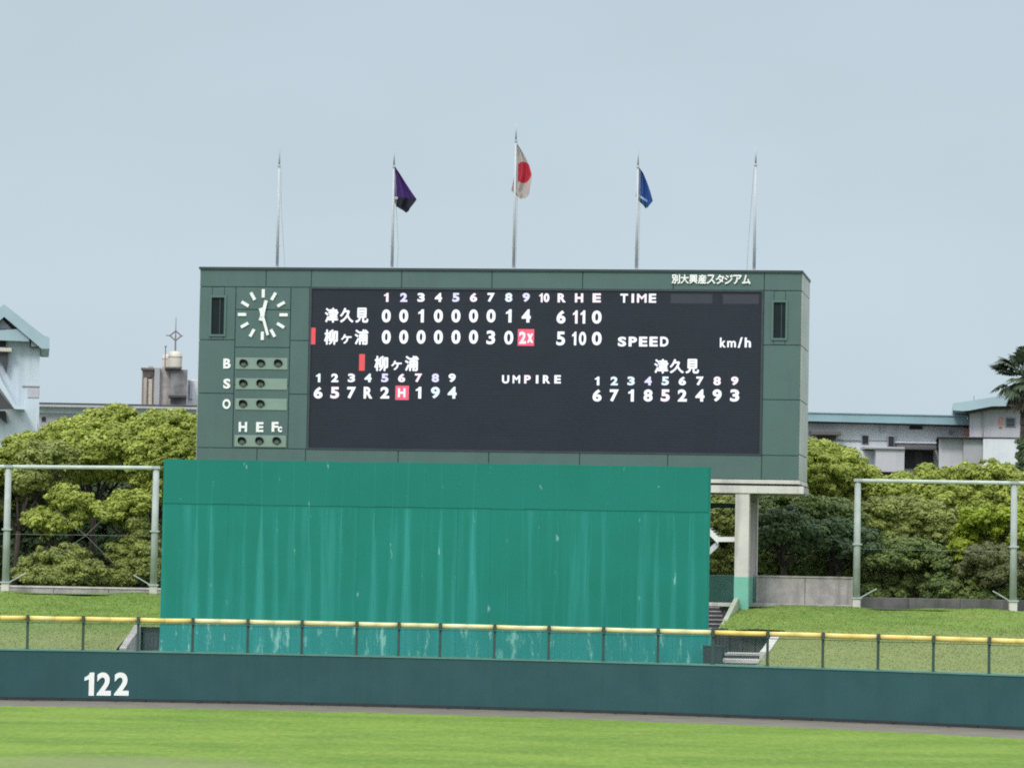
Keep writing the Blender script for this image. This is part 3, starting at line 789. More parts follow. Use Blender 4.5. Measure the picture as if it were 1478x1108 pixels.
# supports
zs1 = bz(686.8); zs2 = bz(692.3); zs3 = bz(706)
MB().box(U0 + .1, -0.10, zs2, U1 + 0.05, DEP, Zb - .01).build('support_slab', M['concrete'], sbo)
MB().box(U0 + .15, 0.02, zs2 - .09, U1 - .0, DEP - .1, zs2 - .003).build('shadow_gap', M['board_back'], sbo)
MB().box(U0 + .1, -0.08, zs3, U1 + 0.2, 0.55, zs2 - .093).build('support_beam', M['concrete'], sbo)
MB().box(U0 + .1, DEP - .6, zs3, U1 + 0.0, DEP - 0.05, zs2 - .093).build('support_beam', M['concrete'], sbo)
MB().box(U1 - 0.5, 0.553, zs3 + 0.05, U1 + 0.15, DEP - .603, zs2 - .093).build('support_beam', M['concrete_grey'], sbo)
zg = bz(826) ; zgd = 3.2
for xa, xb in ((1060.5, 1080.5), (345, 365)):
    ua, ub = bu(xa, 790), bu(xb, 790)
    MB().box(ua, -0.02, zg, ub, 0.6, zs3 - .002).build('pillar', M['concrete'], sbo)
    MB().box(ua + .02, 0.602, zg, ub - .02, DEP - .652, zs3 - 0.35).build('pillar_web', M['concrete_grey'], sbo)  # greyer concrete than the pillar front: side shade put into the colour
    MB().box(ua, DEP - .65, zgd, ub, DEP - .05, zs3 - .002).build('pillar', M['concrete'], sbo)
    MB().box(ua - .006, -0.03, zgd, ub + .006, 0.61, zg - .001).build('painted_pillar_foot', M['teal_paint'], sbo)
    MB().box(ua + .01, 0.612, zgd, ub - .01, DEP - .652, zg - .001).build('painted_pillar_foot', M['teal_dull'], sbo)  # duller teal than the front: shade of this side is in the colour
# access stair behind the backdrop
s1 = sb.uv(1005, 742, 1.2); s2 = sb.uv(1037, 774.5, 1.2); s3 = sb.uv(1061, 774.5, 1.2); s4 = sb.uv(1005, 812, 2.6)
def slab(a, b, t, y0, y1, nm_, m):
    return MB().prism([(a[0], a[1] - t), (b[0], b[1] - t), (b[0], b[1]), (a[0], a[1])], y0, y1).build(nm_, m, sbo)
slab(s1, s2, 0.30, 1.1, 1.25, 'stair_stringer', M['white_paint'])
slab(s2, s3, 0.20, 1.0, 2.4, 'stair_landing', M['white_paint'])
q2 = (s2[0], s2[1] - 0.1)
slab(s4, q2, 0.30, 1.3, 1.4, 'stair_stringer', M['wall_white'])
for k in range(9):
    t = (k + .5) / 9
    x = s1[0] + (s2[0] - s1[0]) * t; z = s1[1] + (s2[1] - s1[1]) * t
    MB().box(x - .11, 1.255, z - .02, x + .11, 2.2, z + .02).build('stair_tread', M['galv'], sbo)
a = sb.uv(1000, 718, 2.8); b = sb.uv(1061, 733, 2.8)
MB().box(a[0], 2.7, b[1], b[0], 3.0, b[1] + 0.2).build('tie_beam', M['board_back'], sbo)

# ------------------------------------------------------------------ flagpoles and flags
YP = 1.2
def fuv(px, py): return sb.uv(px, py, YP)
lab = {0: ('bare grey flagpole, leftmost on the scoreboard roof', 400, 403.3, 217),
       1: ('flagpole flying the purple flag on the scoreboard roof', 565.8, 569.5, 218),
       2: ('tallest flagpole, flying the red and white flag on the scoreboard', 741.3, 745.3, 181),
       3: ('flagpole flying the blue flag on the scoreboard roof', 918.5, 922, 218),
       4: ('bare grey flagpole, rightmost on the scoreboard roof', 1088.5, 1092, 215)}
for k, (lb, xb, xt, yt) in lab.items():
    u, z = fuv(xb, 384); ztop = fuv(xt, yt)[1]
    po = empty('flagpole', sb.o + sb.ex * u + sb.ey * YP + Vector((0, 0, Zt + 0.04)), -YAW)
    tag(po, lb, 'flagpole', 'flagpoles on the scoreboard roof')
    H = ztop - Zt - .04; hs = 1.0
    MB().tube((0, 0, 0), (0, 0, H - 0.75), 0.066, 0.040, 12).build('pole', M['pole'], po, smooth=True)
    MB().tube((0, 0, 0), (0, 0, 0.12), 0.16, 0.14, 12).build('base_plate', M['pole'], po)
    MB().tube((0, 0, H - .75), (0, 0, H - .70), 0.045, 0.07, 10).tube((0, 0, H - .70), (0, 0, H - .62), 0.07, 0.04, 10).tube((0, 0, H - .62), (0, 0, H + .10), 0.04, 0.018, 10).build('finial', M['finial'], po, smooth=True)
    if k in (0, 1): pts = [(0.07, 0, H - .8), (0.12, 0, H * .55), (0.26, 0, H * .2), (0.34 if k == 0 else .22, 0, 0.1)]
    elif k == 4: pts = [(-0.07, 0, H - .8), (-0.16, 0, H * .55), (-0.27, 0, H * .2), (-0.30, 0, 0.1)]
    else: pts = [(0.08, 0.03, H - .8), (0.10, 0.03, H * .5), (0.09, 0.03, 0.1)]
    MB().path(pts, 0.012 if k in (0, 4) else 0.011, 5).build('halyard', M['rope'], po)
    MB().box(-.1, -.03, 1.0, .1, .03, 1.06).build('cleat', M['pole'], po)

def flag(name, label, rowsL, rowsR, xpole, m, y_off=0.0, folds=3.0, amp=0.13):
    """hanging cloth: rowsL/rowsR are (px,py) edges of the drape from top to bottom"""
    def interp(rows, y):
        ys = [r[1] for r in rows]; xs = [r[0] for r in rows]; return float(np.interp(y, ys, xs))
    y0_ = min(rowsL[0][1], rowsR[0][1]); y1_ = max(rowsL[-1][1], rowsR[-1][1])
    uo, zo = fuv(xpole, (y0_ + y1_) / 2)
    o = None; NR, NC = 40, 26; vs = []
    for i in range(NR + 1):
        y = y0_ + (y1_ - y0_) * i / NR; a = interp(rowsL, y); b = interp(rowsR, y)
        for j in range(NC + 1):
            t = j / NC; u, z = fuv(a + (b - a) * t, y)
            w = (i / NR)
            dy = amp * math.sin(t * math.pi * folds + w * 1.8) * (0.25 + w * .75) * min(1, t * 6 + .2) + 0.05 * math.sin(t * 17 + w * 6)
            z += 0.05 * math.sin(t * 9 + 2) * w
            vs.append((u - uo, dy + y_off, z - zo))
    fs = [[i * (NC + 1) + j, i * (NC + 1) + j + 1, (i + 1) * (NC + 1) + j + 1, (i + 1) * (NC + 1) + j] for i in range(NR) for j in range(NC)]
    me = bpy.data.meshes.new(name); me.from_pydata(vs, [], fs); me.materials.append(m)
    for p in me.polygons: p.use_smooth = True
    o = link(name, me, None, sb.o + sb.ex * uo + sb.ey * YP + Vector((0, 0, zo)), (0, 0, -YAW))
    tag(o, label, 'flag', 'flags on the scoreboard roof'); return o
def cloth(name, base, fn=None):
    m, nt, p, out = newmat(name)
    t = nt.nodes.new('ShaderNodeTexCoord'); sp = nt.nodes.new('ShaderNodeSeparateXYZ'); nt.links.new(t.outputs['Object'], sp.inputs[0])
    c = mixc(nt, ramp(nt, noise(nt, t.outputs['Object'], 3, 4), .3, .7), tuple(x * .9 for x in base), base)
    if fn: c = fn(nt, sp.outputs[0], sp.outputs[2], c, t.outputs['Object'])
    nt.links.new(c, p.inputs['Base Color']); p.inputs['Roughness'].default_value = 0.8
    tr = nt.nodes.new('ShaderNodeBsdfTranslucent'); nt.links.new(c, tr.inputs[0])
    mxs = nt.nodes.new('ShaderNodeMixShader'); mxs.inputs[0].default_value = 0.25
    nt.links.new(p.outputs[0], mxs.inputs[1]); nt.links.new(tr.outputs[0], mxs.inputs[2]); nt.links.new(mxs.outputs[0], out.inputs[0])
    return m
def jp(nt, X, Z, c, O):
    dx = mth(nt, 'DIVIDE', mth(nt, 'SUBTRACT', X, 0.30), 0.37); dz = mth(nt, 'DIVIDE', mth(nt, 'SUBTRACT', Z, -0.06), 0.45)
    d = mth(nt, 'ADD', mth(nt, 'MULTIPLY', dx, dx), mth(nt, 'MULTIPLY', dz, dz))
    f = mth(nt, 'MULTIPLY', mth(nt, 'SUBTRACT', 1.0, ramp(nt, d, 0.95, 1.05)), ramp(nt, X, 0.06, 0.09))
    return mixc(nt, f, c, (0.48, 0.025, 0.05))
def purple(nt, X, Z, c, O):
    f = ramp(nt, mth(nt, 'SUBTRACT', mth(nt, 'MULTIPLY', X, -0.05), Z), 0.26, 0.40)
    c = mixc(nt, f, c, (0.012, 0.014, 0.024))
    dx = mth(nt, 'SUBTRACT', X, 0.08); dz = mth(nt, 'SUBTRACT', Z, -0.36); d = mth(nt, 'ADD', mth(nt, 'MULTIPLY', dx, dx), mth(nt, 'MULTIPLY', dz, dz))
    return mixc(nt, mth(nt, 'LESS_THAN', d, 0.004), c, (0.7, 0.7, 0.72))
def blue(nt, X, Z, c, O):
    q = mth(nt, 'ADD', Z, mth(nt, 'MULTIPLY', X, 0.62))
    c = mixc(nt, ramp(nt, mth(nt, 'MULTIPLY', q, -1.0), 0.42, 0.56), c, (0.02, 0.10, 0.14))
    l = mth(nt, 'LESS_THAN', mth(nt, 'ABSOLUTE', mth(nt, 'ADD', q, 0.33)), 0.05)
    l = mth(nt, 'MULTIPLY', l, mth(nt, 'LESS_THAN', X, 0.36))
    return mixc(nt, l, c, (0.40, 0.50, 0.66))
flag('purple_flag', 'limp purple and black flag on the second flagpole from the left', [(569.5, 241), (569.5, 285), (570, 294), (572, 300), (578, 302), (586, 306)],
     [(570.5, 241), (577, 250), (586, 264), (594, 276), (602, 287), (597, 294), (593, 299), (589.5, 306)], 569.3, cloth('purple_cloth', (0.060, 0.020, 0.150), purple), 0.0)
flag('red_circle_flag', 'white flag with red disc drooping on the tallest middle flagpole', [(744.8, 207), (744, 240), (741, 258), (739, 268), (737.5, 276), (742, 281), (749, 286)],
     [(746, 207), (755.8, 222), (763, 236), (767.6, 253), (766.3, 262), (764.8, 270), (764, 280), (757, 286)], 744.3, cloth('white_cloth', (0.52, 0.45, 0.43), jp), 0.12)
flag('blue_flag', 'small blue flag with a pale stripe drooping between the middle and rightmost poles', [(921.5, 242), (920.5, 262), (919, 272), (917.2, 284), (922, 292), (931, 299.5)],
     [(922.5, 242), (928, 249), (934, 263), (938.5, 276), (942.3, 289), (938, 294), (934, 299.5)], 921.2, cloth('blue_cloth', (0.025, 0.085, 0.29), blue), 0.12)

# ------------------------------------------------------------------ net frames either side
def net_frame(label, pxs, pytop, pybase, D, bars):
    f0 = Frame(pxs[0], pybase(pxs[0]), D, 0.0, Z_TOP - 0.05)
    o = tag(f0.empty('ball_net_frame'), label, 'net frame', 'net frames beside the scoreboard')
    us = []
    for px in pxs:
        u = f0.uv(px, (pytop(px) + pybase(px)) / 2)[0]; zt = f0.uv(px, pytop(px))[1]; us.append((u, zt))
        p = MB().tube((u, 0, 0.42), (u, 0, zt), 0.155, 0.13, 14).build('post', M['galv'], o, smooth=True)
        MB().box(u - .21, -.21, 0.43, u + .21, .21, 0.49).box(u - .17, -.17, zt - .02, u + .17, .17, zt + .10).box(u - .19, -.19, zt * .5, u + .19, .19, zt * .5 + .07).build('collar', M['galv'], p)
        MB().box(u - .16, -.16, 0, u + .16, .16, 0.43).build('footing', M['concrete'], o)
        for s in ((1,) if px in (10, 1237) else (-1,)):
            MB().tube((u + s * 0.16, 0.0, 0.47), (u + s * 0.85, 0.0, 0.86), 0.03, 0.03, 6).build('strut', M['galv'], o)
    for (ua, za), (ub, zb) in zip(us[:-1], us[1:]):
        MB().tube((ua + .13, 0, za + .02), (ub - .13, 0, zb + .02), 0.085, 0.085, 10).build('top_rail', M['galv_rail'], o)
        MB().tube((ua, 0.1, za * .47), (ub, 0.1, zb * .47), 0.004, 0.004, 5).build('wire', M['galv'], o)
        m_ = ((ua + ub) / 2 + 0.2, za * .47)
        for (dx, dz) in ((-1.3, -0.95), (-1.3, 1.05), (1.3, -1.25), (0.9, 0.9)) if bars else ():
            MB().tube((m_[0], 0.1, m_[1]), (m_[0] + dx, 0.1, m_[1] + dz), 0.011, 0.011, 5).build('brace', M['brace'], o)
    return o
slope = 0.0185
net_frame('galvanised pipe net frame with crossed braces left of the scoreboard', (-202, 10, 223.5), lambda x: 674 + (x - 10) * 0.008, lambda x: 853 + (x - 10) * 0.004, 151.2, True)
net_frame('galvanised pipe net frame on the bank right of the scoreboard', (1237, 1463, 1700), lambda x: 694 + (x - 1237) * 0.016, lambda x: 873 + (x - 1237) * 0.02, 151.2, False)

# ------------------------------------------------------------------ low walls
def bwall(name, label, cat, px0, px1, pyt, D, th, m, zb=Z_TOP - .1, cap=None, joint=None):
    f = Frame((px0 + px1) / 2, pyt, D, 0, zb); o = tag(f.empty(name), label, cat)
    u0 = f.uv(px0, pyt + 10)[0]; u1 = f.uv(px1, pyt + 10)[0]; zt = f.uv((px0 + px1) / 2, pyt)[1]
    k = max(1, int((u1 - u0) / (joint or 99))); w = (u1 - u0) / k
    me = MB().chamfer(0.008, 0, 0, w - .008, th, zt - (0.07 if cap else 0), 0.015).mesh('wall_section', m)
    for i in range(k): link('wall_section', me, o, (u0 + i * w, 0, 0))
    if cap: MB().box(u0 - .03, -.04, zt - .069, u1 + .03, th + .04, zt).build('capping', cap, o)
    return o
bwall('kerb_wall', 'low grey concrete kerb wall under the left trees', 'low wall', -240, 236, 844, 152.6, 0.25, M['concrete_grey'], cap=M['concrete'], joint=2.0)
bwall('kerb_wall', 'low grey concrete kerb along the foot of the right trees', 'low wall', 1236, 1760, 866, 152.6, 0.25, M['concrete_dark'], joint=2.0)
bwall('concrete_wall', 'weathered grey concrete wall between pillar and right net post', 'wall', 1091, 1233, 831, 152.3, 0.3, M['concrete_grey'], joint=1.4, cap=M['concrete_grey'])
bwall('concrete_ledge', 'narrow concrete ledge at the foot of the grey wall', 'ledge', 1082, 1240, 871.5, 151.6, 0.4, M['concrete_grey'], joint=1.6)
bwall('teal_wall', 'short dull teal wall glimpsed between backdrop and pillar', 'wall', 980, 1060, 829, 156.4, 0.25, M['teal_dull'], joint=1.2)
bwall('stair_head_ledge', 'pale concrete landing edge at the top of the stairs', 'ledge', 990, 1058, 869, 150.6, 0.6, M['concrete'], zb=1.3)

# stairs going up to the terrace on the right of the backdrop
f = Frame(1040, 900, 141.0, 0, 1.35)
o = tag(f.empty('concrete_stairs'), 'dark concrete stairs rising between backdrop and sloping side wall', 'stairs')
ua = f.uv(995, 890)[0]; ub = f.uv(1047, 890, 4)[0]
n_st = 9
for k in range(n_st):
    y0_ = k * 1.0; z1 = 0.85 + (Z_TOP - 0.05 - 2.2) * (k + 1) / n_st
    st = MB().box(ua, y0_, 0, ub, y0_ + 0.995, z1 - .04).build('step', M['slate'], o)
    MB().box(ua, y0_ - .03, z1 - .0395, ub, y0_ + 0.30, z1).build('nosing', M['concrete_grey'], st)
# sloping side wall: follows the stairs
pA = f.uv(1037, 907, 0); pB = f.uv(1061, 860, 9.0)
mb = MB(); w = 0.18
A = Vector((pA[0], 0, pA[1])); B = Vector((pB[0], 9.0, pB[1]))
mb.v = [(A.x, A.y, 0), (A.x + w, A.y, 0), (B.x + w, B.y, 0), (B.x, B.y, 0), (A.x, A.y, A.z), (A.x + w, A.y, A.z), (B.x + w, B.y, B.z), (B.x, B.y, B.z)]
mb.f = [(0, 3, 2, 1), (4, 5, 6, 7), (0, 1, 5, 4), (1, 2, 6, 5), (2, 3, 7, 6), (3, 0, 4, 7)]
mb.build('side_wall', M['mossy'], o)

# stair pit right of the backdrop, just behind the fence
f = Frame(1080, 940, 140.5, 0, 1.3)
o = tag(f.empty('stair_pit'), 'grey concrete pit with two pale steps right of the backdrop', 'stair pit', 'stair pits behind the fence')
x0_, x1_ = f.uv(1036, 910)[0], f.uv(1109, 912)[0]; zt = f.uv(1075, 909)[1]
kk = 4; w = (x1_ - x0_) / kk
bm_ = MB().chamfer(.01, 0, 0, w - .01, .3, zt, .015).mesh('back_wall_panel', M['concrete_dark'])
for i in range(kk): link('back_wall_panel', bm_, o, (x0_ + i * w, 0, 0))
MB().box(x0_, -.04, zt + .001, x1_ + .1, .34, zt + .05).build('capping', M['concrete_grey'], o)
for (yy, off, t) in ((942.5, -3.6, 3.2), (951.5, -6.3, 5)):
    u0, z0, u1, z1 = f.rect(1047, yy, 1103, yy + t, off)
    MB().box(u0, off, z0, u1, off + 1.6, z1).build('pale_step', M['concrete'], o)
    MB().box(u0, off + .02, -.3, u1, off + 1.6, z0 - .002).build('riser', M['concrete_dark'], o)
# curving wing wall
pts2 = [(1115.5, 920, -2.4), (1110, 930, -4.6), (1101, 946, -7.4), (1096, 956, -8.6)]
mb = MB()
for (px, py, off) in pts2:
    u, z = f.uv(px, py, off); z = max(z, bank_at(f.o.x + u + .3, f.o.y + off) + .05 - f.o.z)
    mb.v += [(u, off, -.2), (u + .32, off, -.2), (u + .32, off, z), (u, off, z)]
for i in range(len(pts2) - 1):
    a = 4 * i; b = a + 4
    mb.f += [(a, b, b + 3, a + 3), (a + 3, b + 3, b + 2, a + 2), (a + 1, a + 2, b + 2, b + 1)]
mb.f += [(0, 3, 2, 1), (len(mb.v) - 4, len(mb.v) - 3, len(mb.v) - 2, len(mb.v) - 1)]
mb.build('wing_wall', M['concrete'], o)
# dark cabinet and railing at the backdrop corner
f = Frame(1030, 945, 130.3, 0, 1.3)
o = tag(f.empty('equipment_cabinet'), 'dark metal cabinet at the right foot of the teal backdrop', 'cabinet')
u0, z0, u1, z1 = f.rect(1016, 933, 1043, 958)
MB().chamfer(u0, 0, -.3, u1, .6, z1, .015).build('cabinet_body', M['board_back'], o)
MB().box(u0 - .02, -.02, z1 + .001, u1 + .02, .62, z1 + .035).build('cabinet_lid', M['coping'], o)
for k in range(2):
    MB().box(u0 + .04 + k * (u1 - u0) / 2, -.012, 0.05, u0 - .03 + (k + 1) * (u1 - u0) / 2, -.001, z1 - .05).build('cabinet_door', M['coping'], o)
f = Frame(1037, 930, 137.5, 0, 1.3)
o = tag(f.empty('dark_railing'), 'dark metal railing between cabinet and stair pit', 'railing')
u0, z0, u1, z1 = f.rect(1028, 908, 1049, 958)
for k in range(5):
    x = u0 + (u1 - u0) * k / 4; MB().tube((x, 0, 0), (x, 0, z1), 0.025, 0.025, 6).build('baluster', M['coping'], o)
MB().box(u0 - .03, -.03, z1, u1 + .03, .03, z1 + .05).build('handrail', M['coping'], o)
MB().box(u0, 0.05, 0, u1, 0.09, z1 - .15).build('infill_panel', M['concrete_dark'], o)
# left pit
f = Frame(205, 920, 140.0, 0, 1.3)
o = tag(f.empty('stair_pit'), 'grey concrete pit with a dark gate left of the backdrop', 'stair pit', 'stair pits behind the fence')
u0, z0, u1, z1 = f.rect(206, 905, 262, 960)
MB().chamfer(u0, 0, 0, u1, .3, z1, .015).build('back_wall', M['concrete_dark'], o)
MB().box(u0 - .1, -.04, z1 + .001, u1, .34, z1 + .06).build('capping', M['concrete_grey'], o)
mb = MB(); pts2 = [(196, 906, -0.2), (190, 914, -2.6), (182, 926, -5.2), (174, 938, -7.6)]
for (px, py, off) in pts2:
    u, z = f.uv(px, py, off); z = max(z, bank_at(f.o.x + u, f.o.y + off) + .04 - f.o.z); mb.v += [(u - .05, off, -.2), (u + .2, off, -.2), (u + .2, off, z), (u - .05, off, z)]
for i in range(len(pts2) - 1):
    a = 4 * i; b = a + 4
    mb.f += [(a, b, b + 3, a + 3), (a + 3, b + 3, b + 2, a + 2), (a + 1, a + 2, b + 2, b + 1)]
mb.f += [(0, 3, 2, 1), (len(mb.v) - 4, len(mb.v) - 3, len(mb.v) - 2, len(mb.v) - 1)]
mb.build('wing_wall', M['concrete_grey'], o)
gf = MB(); off = -3.0
u0, z0, u1, z1 = f.rect(209, 914, 240, 937, off)
gt = MB().box(u0, off, z1 - .08, u1, off + .06, z1).build('gate_rail', M['coping'], o); MB().box(u0, off, z0, u1, off + .06, z0 + .08).build('gate_rail', M['coping'], o)
for k in range(6):
    x = u0 + (u1 - u0 - .1) * k / 5; MB().box(x, off + .005, z0 + .081, x + .1, off + .05, z1 - .081).build('gate_bar', M['coping'], gt)

# ------------------------------------------------------------------ buildings
def P2(f, pts, off=0): return [f.uv(px, py, off) for px, py in pts]
def ring_ccw(p):
    a = sum(p[i][0] * p[(i + 1) % len(p)][1] - p[(i + 1) % len(p)][0] * p[i][1] for i in range(len(p)))
    return p if a > 0 else p[::-1]
def poly(f, name, pts, y0, y1, m, parent): return MB().prism(ring_ccw(P2(f, pts, y0)), y0, y1).build(name, m, parent)
def rc_(f, name, x0, y0p, x1, y1p, y0, y1, m, parent, zb=None):
    u0, z0, u1, z1 = f.rect(x0, y0p, x1, y1p, y0)
    if zb is not None: z0 = zb
    return MB().chamfer(u0, y0, z0, u1, y1, z1, 0.03).build(name, m, parent)

# left white gabled house
f = Frame(20, 600, 225, R(-7.6), 3.5); o = tag(f.empty('gabled_building'), 'pale blue white gabled building at the left edge behind trees', 'building')
poly(f, 'wall', [(-120, 492), (57.5, 492), (57.5, 503), (55.5, 690), (-120, 690)], 0, 8, M['wall_blue'], o)
poly(f, 'roof_slab', [(6, 439), (63, 484), (71.5, 487), (71.5, 503), (60, 503), (6, 457), (-48, 503), (-60, 503), (-60, 487), (-51, 484)], -1.1, 8.6, M['roof_blue'], o)
poly(f, 'fascia_band', [(-36, 478), (34, 474.5), (42, 482), (42, 492.5), (-36, 489.5)], -0.9, -0.2, M['roof_blue'], o)
poly(f, 'gable_panel', [(6, 458), (30, 478), (-18, 478)], -0.2, -0.02, M['slate'], o)
poly(f, 'gable_panel', [(4, 461), (17, 475), (-9, 475)], -0.32, -0.21, M['wall_lilac'], o)
poly(f, 'eave_return', [(43.5, 484), (58, 499), (57, 501.5), (43, 501)], -0.5, -0.02, M['slate'], o)
poly(f, 'eave_return', [(45, 492), (55, 500), (45, 500)], -0.62, -0.51, M['wall_lilac'], o)
w = rc_(f, 'window_frame', -30, 490.5, 10.5, 501.5, -0.12, -0.02, M['wall_lilac'], o); rc_(f, 'pane', -28, 491.5, 9, 500, -0.16, -0.121, M['opening'], w)
rc_(f, 'ledge', -30, 501.5, 17, 507, -0.8, -0.02, M['tank'], o)
poly(f, 'stair_soffit', [(-30, 507.5), (12, 507.5), (11.5, 522), (9, 538), (-2, 515), (-30, 515)], -0.5, -0.01, M['slate'], o)
poly(f, 'stair_flank', [(-40, 500), (0, 560), (21, 590), (36, 590.5), (22, 584), (2, 548), (-4, 530)], -1.6, -0.01, M['wall_blue'], o)
poly(f, 'stair_soffit', [(-40, 540), (0, 566), (19.5, 590), (-40, 592)], -1.7, -1.61, M['slate'], o)
poly(f, 'stair_soffit', [(-20, 593), (8, 593), (10.5, 611), (-4, 600)], -0.5, -0.01, M['slate'], o)
rc_(f, 'string_course', 32, 556, 57.5, 558.5, -0.08, -0.001, M['wall_grey'], o)
rc_(f, 'wall_panel', 40, 560, 56.3, 574, -0.06, -0.001, M['wall_lilac'], o)
# long low building behind
f = Frame(170, 600, 255, 0, 3.5); o = tag(f.empty('long_low_building'), 'long low blue grey building with thin flat roof behind left trees', 'building')
rc_(f, 'wall', 50, 589, 300, 700, 0, 10, M['wall_grey'], o, 0)
rc_(f, 'upper_wall_band', 50, 589, 300, 598, -0.1, -0.01, M['wall_blue'], o)
rc_(f, 'roof', 46, 584, 304, 589, -0.8, 10.5, M['wall_lilac'], o)
rc_(f, 'roof_edge', 46, 582.6, 304, 584.0, -0.9, 10.5, M['awning'], o)
for x in (59, 92, 125, 160, 196): 
    w = rc_(f, 'window', x, 600.5, x + 8, 609, -0.05, -0.001, M['wall_lilac'], o); rc_(f, 'pane', x + .8, 601.3, x + 7.2, 608.2, -0.08, -0.051, M['opening'], w)
# tower block with tank
f = Frame(238, 560, 262, R(-5.2), 3.5); o = tag(f.empty('tower_building'), 'stained grey concrete rooftop tower beside the scoreboard left edge', 'building')
rc_(f, 'left_wall', 204, 532.5, 224, 640, 0, 6, M['tan_wall'], o, 0)
rc_(f, 'core_wall', 222, 530.5, 246, 640, -0.6, 6, M['concrete_grey'], o, 0)
rc_(f, 'corner_pier', 222, 530, 230, 640, -1.0, -0.61, M['wall_grey'], o, 0)
rc_(f, 'right_wall', 245.5, 533, 269.5, 640, -1.0, 6, M['mottled'], o, 0)
rc_(f, 'parapet', 203.5, 530.5, 223, 534, -0.5, 0, M['concrete_dark'], o)
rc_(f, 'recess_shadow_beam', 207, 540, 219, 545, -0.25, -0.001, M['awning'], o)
rc_(f, 'pipe_casing', 207, 545, 211.5, 640, -0.4, -0.001, M['tan_wall'], o, 0)
rc_(f, 'balcony_slab', 243, 570, 269.8, 574, -1.9, -1.01, M['slate'], o)
rc_(f, 'pale_panel', 212, 546, 219, 640, -0.15, -0.001, M['tank'], o, 0)
rc_(f, 'roof_plate', 238, 530, 262, 533, -1.3, 3.5, M['slate'], o)
rc_(f, 'side_wing', 270, 548, 290, 640, 2, 7, M['wall_white'], o, 0)
rc_(f, 'wing_louvre', 273.5, 549, 278.5, 576, 1.8, 1.99, M['wall_lilac'], o)
rc_(f, 'roof_box', 214, 528, 221, 531, 0.3, 1.2, M['concrete_grey'], o)
# water tank on it
p = at(251.5, 531, 262.5)
def tank(label, px, ry, rad, hpx, D):
    a = at(px, 531.5, D); b = at(px, hpx, D); H = b.z - a.z
    t = tag(empty('water_tank', a), label, 'water tank', 'rooftop water tanks')
    mb = MB(); prof = [(rad, 0), (rad, H * .62), (rad * .93, H * .8), (rad * .7, H * .94), (rad * .25, H), (0.01, H)]; seg = 20
    for r_, z in prof:
        for k in range(seg):
            q = 2 * math.pi * k / seg; mb.v.append((r_ * math.cos(q), r_ * math.sin(q), z))
    for i in range(len(prof) - 1):
        for k in range(seg):
            j = (k + 1) % seg; mb.f.append([i * seg + k, i * seg + j, (i + 1) * seg + j, (i + 1) * seg + k])
    mb.build('tank_shell', M['tank'], t, smooth=True)
    for z in (0.05, H * .62): MB().tube((0, 0, z), (0, 0, z + .07), rad * 1.04, rad * 1.04, 20).build('band', M['concrete_grey'], t)
    return t
tank('larger cream domed water tank under the antenna on the tower', 252.3, 0, 0.52, 506.5, 263.2)
tank('smaller tan water tank tucked behind the domed tank', 239.5, 0, 0.30, 511, 264.5)
a = at(253, 507, 263.2); b = at(254.5, 458, 263.2); H = b.z - a.z
t = tag(empty('antenna_mast', a), 'thin rusty antenna mast with diamond loop above the water tank', 'antenna')
MB().tube((0, 0, 0), (0, 0, H * .48), 0.07, 0.05, 6).tube((0, 0, H * .48), (0, 0, H), 0.04, 0.02, 6).build('mast', M['rust'], t)
zc = at(253.5, 484.5, 263.2).z - a.z; dm = MB(); r_ = 0.36
q = [(r_ * 1.15, 0, zc), (0, 0, zc + r_), (-r_ * 1.15, 0, zc), (0, 0, zc - r_), (r_ * 1.15, 0, zc)]
dm.path(q, 0.055, 6).build('diamond_loop', M['rust'], t)
MB().tube((-r_ * 1.15, 0, zc), (-r_ * 1.15 - .3, 0, zc + .02), 0.05, 0.04, 6).tube((r_ * 1.15, 0, zc), (r_ * 1.15 + .12, 0, zc), 0.05, 0.04, 6).build('cross_arm', M['rust'], t)
a = at(238, 531, 262.4); t = tag(empty('vent_pipe', a), 'thin vent pipe left of the rooftop tanks', 'pipe')
hh = at(238.3, 501, 262.4).z - a.z
MB().tube((0, 0, 0), (0.02, 0, hh), 0.05, 0.04, 6).build('pipe', M['rust'], t); MB().tube((-.06, 0, hh), (.1, 0, hh + .1), 0.05, 0.05, 6).build('pipe_cap', M['rust'], t)

# right long building
f = Frame(1280, 640, 232, 0, 3.5); o = tag(f.empty('teal_roofed_building'), 'long white building with teal roof edge right of the scoreboard', 'building')
rc_(f, 'wall', 1120, 607, 1402, 720, 0, 9, M['wall_white'], o, 0)
poly(f, 'roof_fascia', [(1100, 594.2), (1392, 600.6), (1399, 606), (1399, 613.3), (1100, 605.8)], -1.1, 9, M['roof_teal'], o)
poly(f, 'roof_edge', [(1100, 592.6), (1392, 599), (1392, 600.5), (1100, 594.1)], -1.2, 9, M['roof_blue'], o)
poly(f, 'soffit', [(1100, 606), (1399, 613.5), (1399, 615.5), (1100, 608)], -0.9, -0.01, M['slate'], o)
def win(f, x0, y0, x1, y1, parent, y=-0.1, fm='wall_grey'):
    w = rc_(f, 'window', x0, y0, x1, y1, y, -0.001, M[fm], parent)
    rc_(f, 'pane', x0 + .8, y0 + .8, x1 - .8, y1 - .8, y - .03, y - .001, M['opening'], w)
win(f, 1313, 611.5, 1331.5, 619.5, o, -0.15, 'slate'); win(f, 1244, 628, 1254, 641, o); win(f, 1281.5, 628.5, 1291, 646, o, -0.5)
rc_(f, 'string_course', 1210, 635.2, 1355, 636.6, -0.08, -0.001, M['wall_grey'], o)
rc_(f, 'string_course', 1120, 635.0, 1244, 636.2, -0.081, -0.002, M['wall_grey'], o)
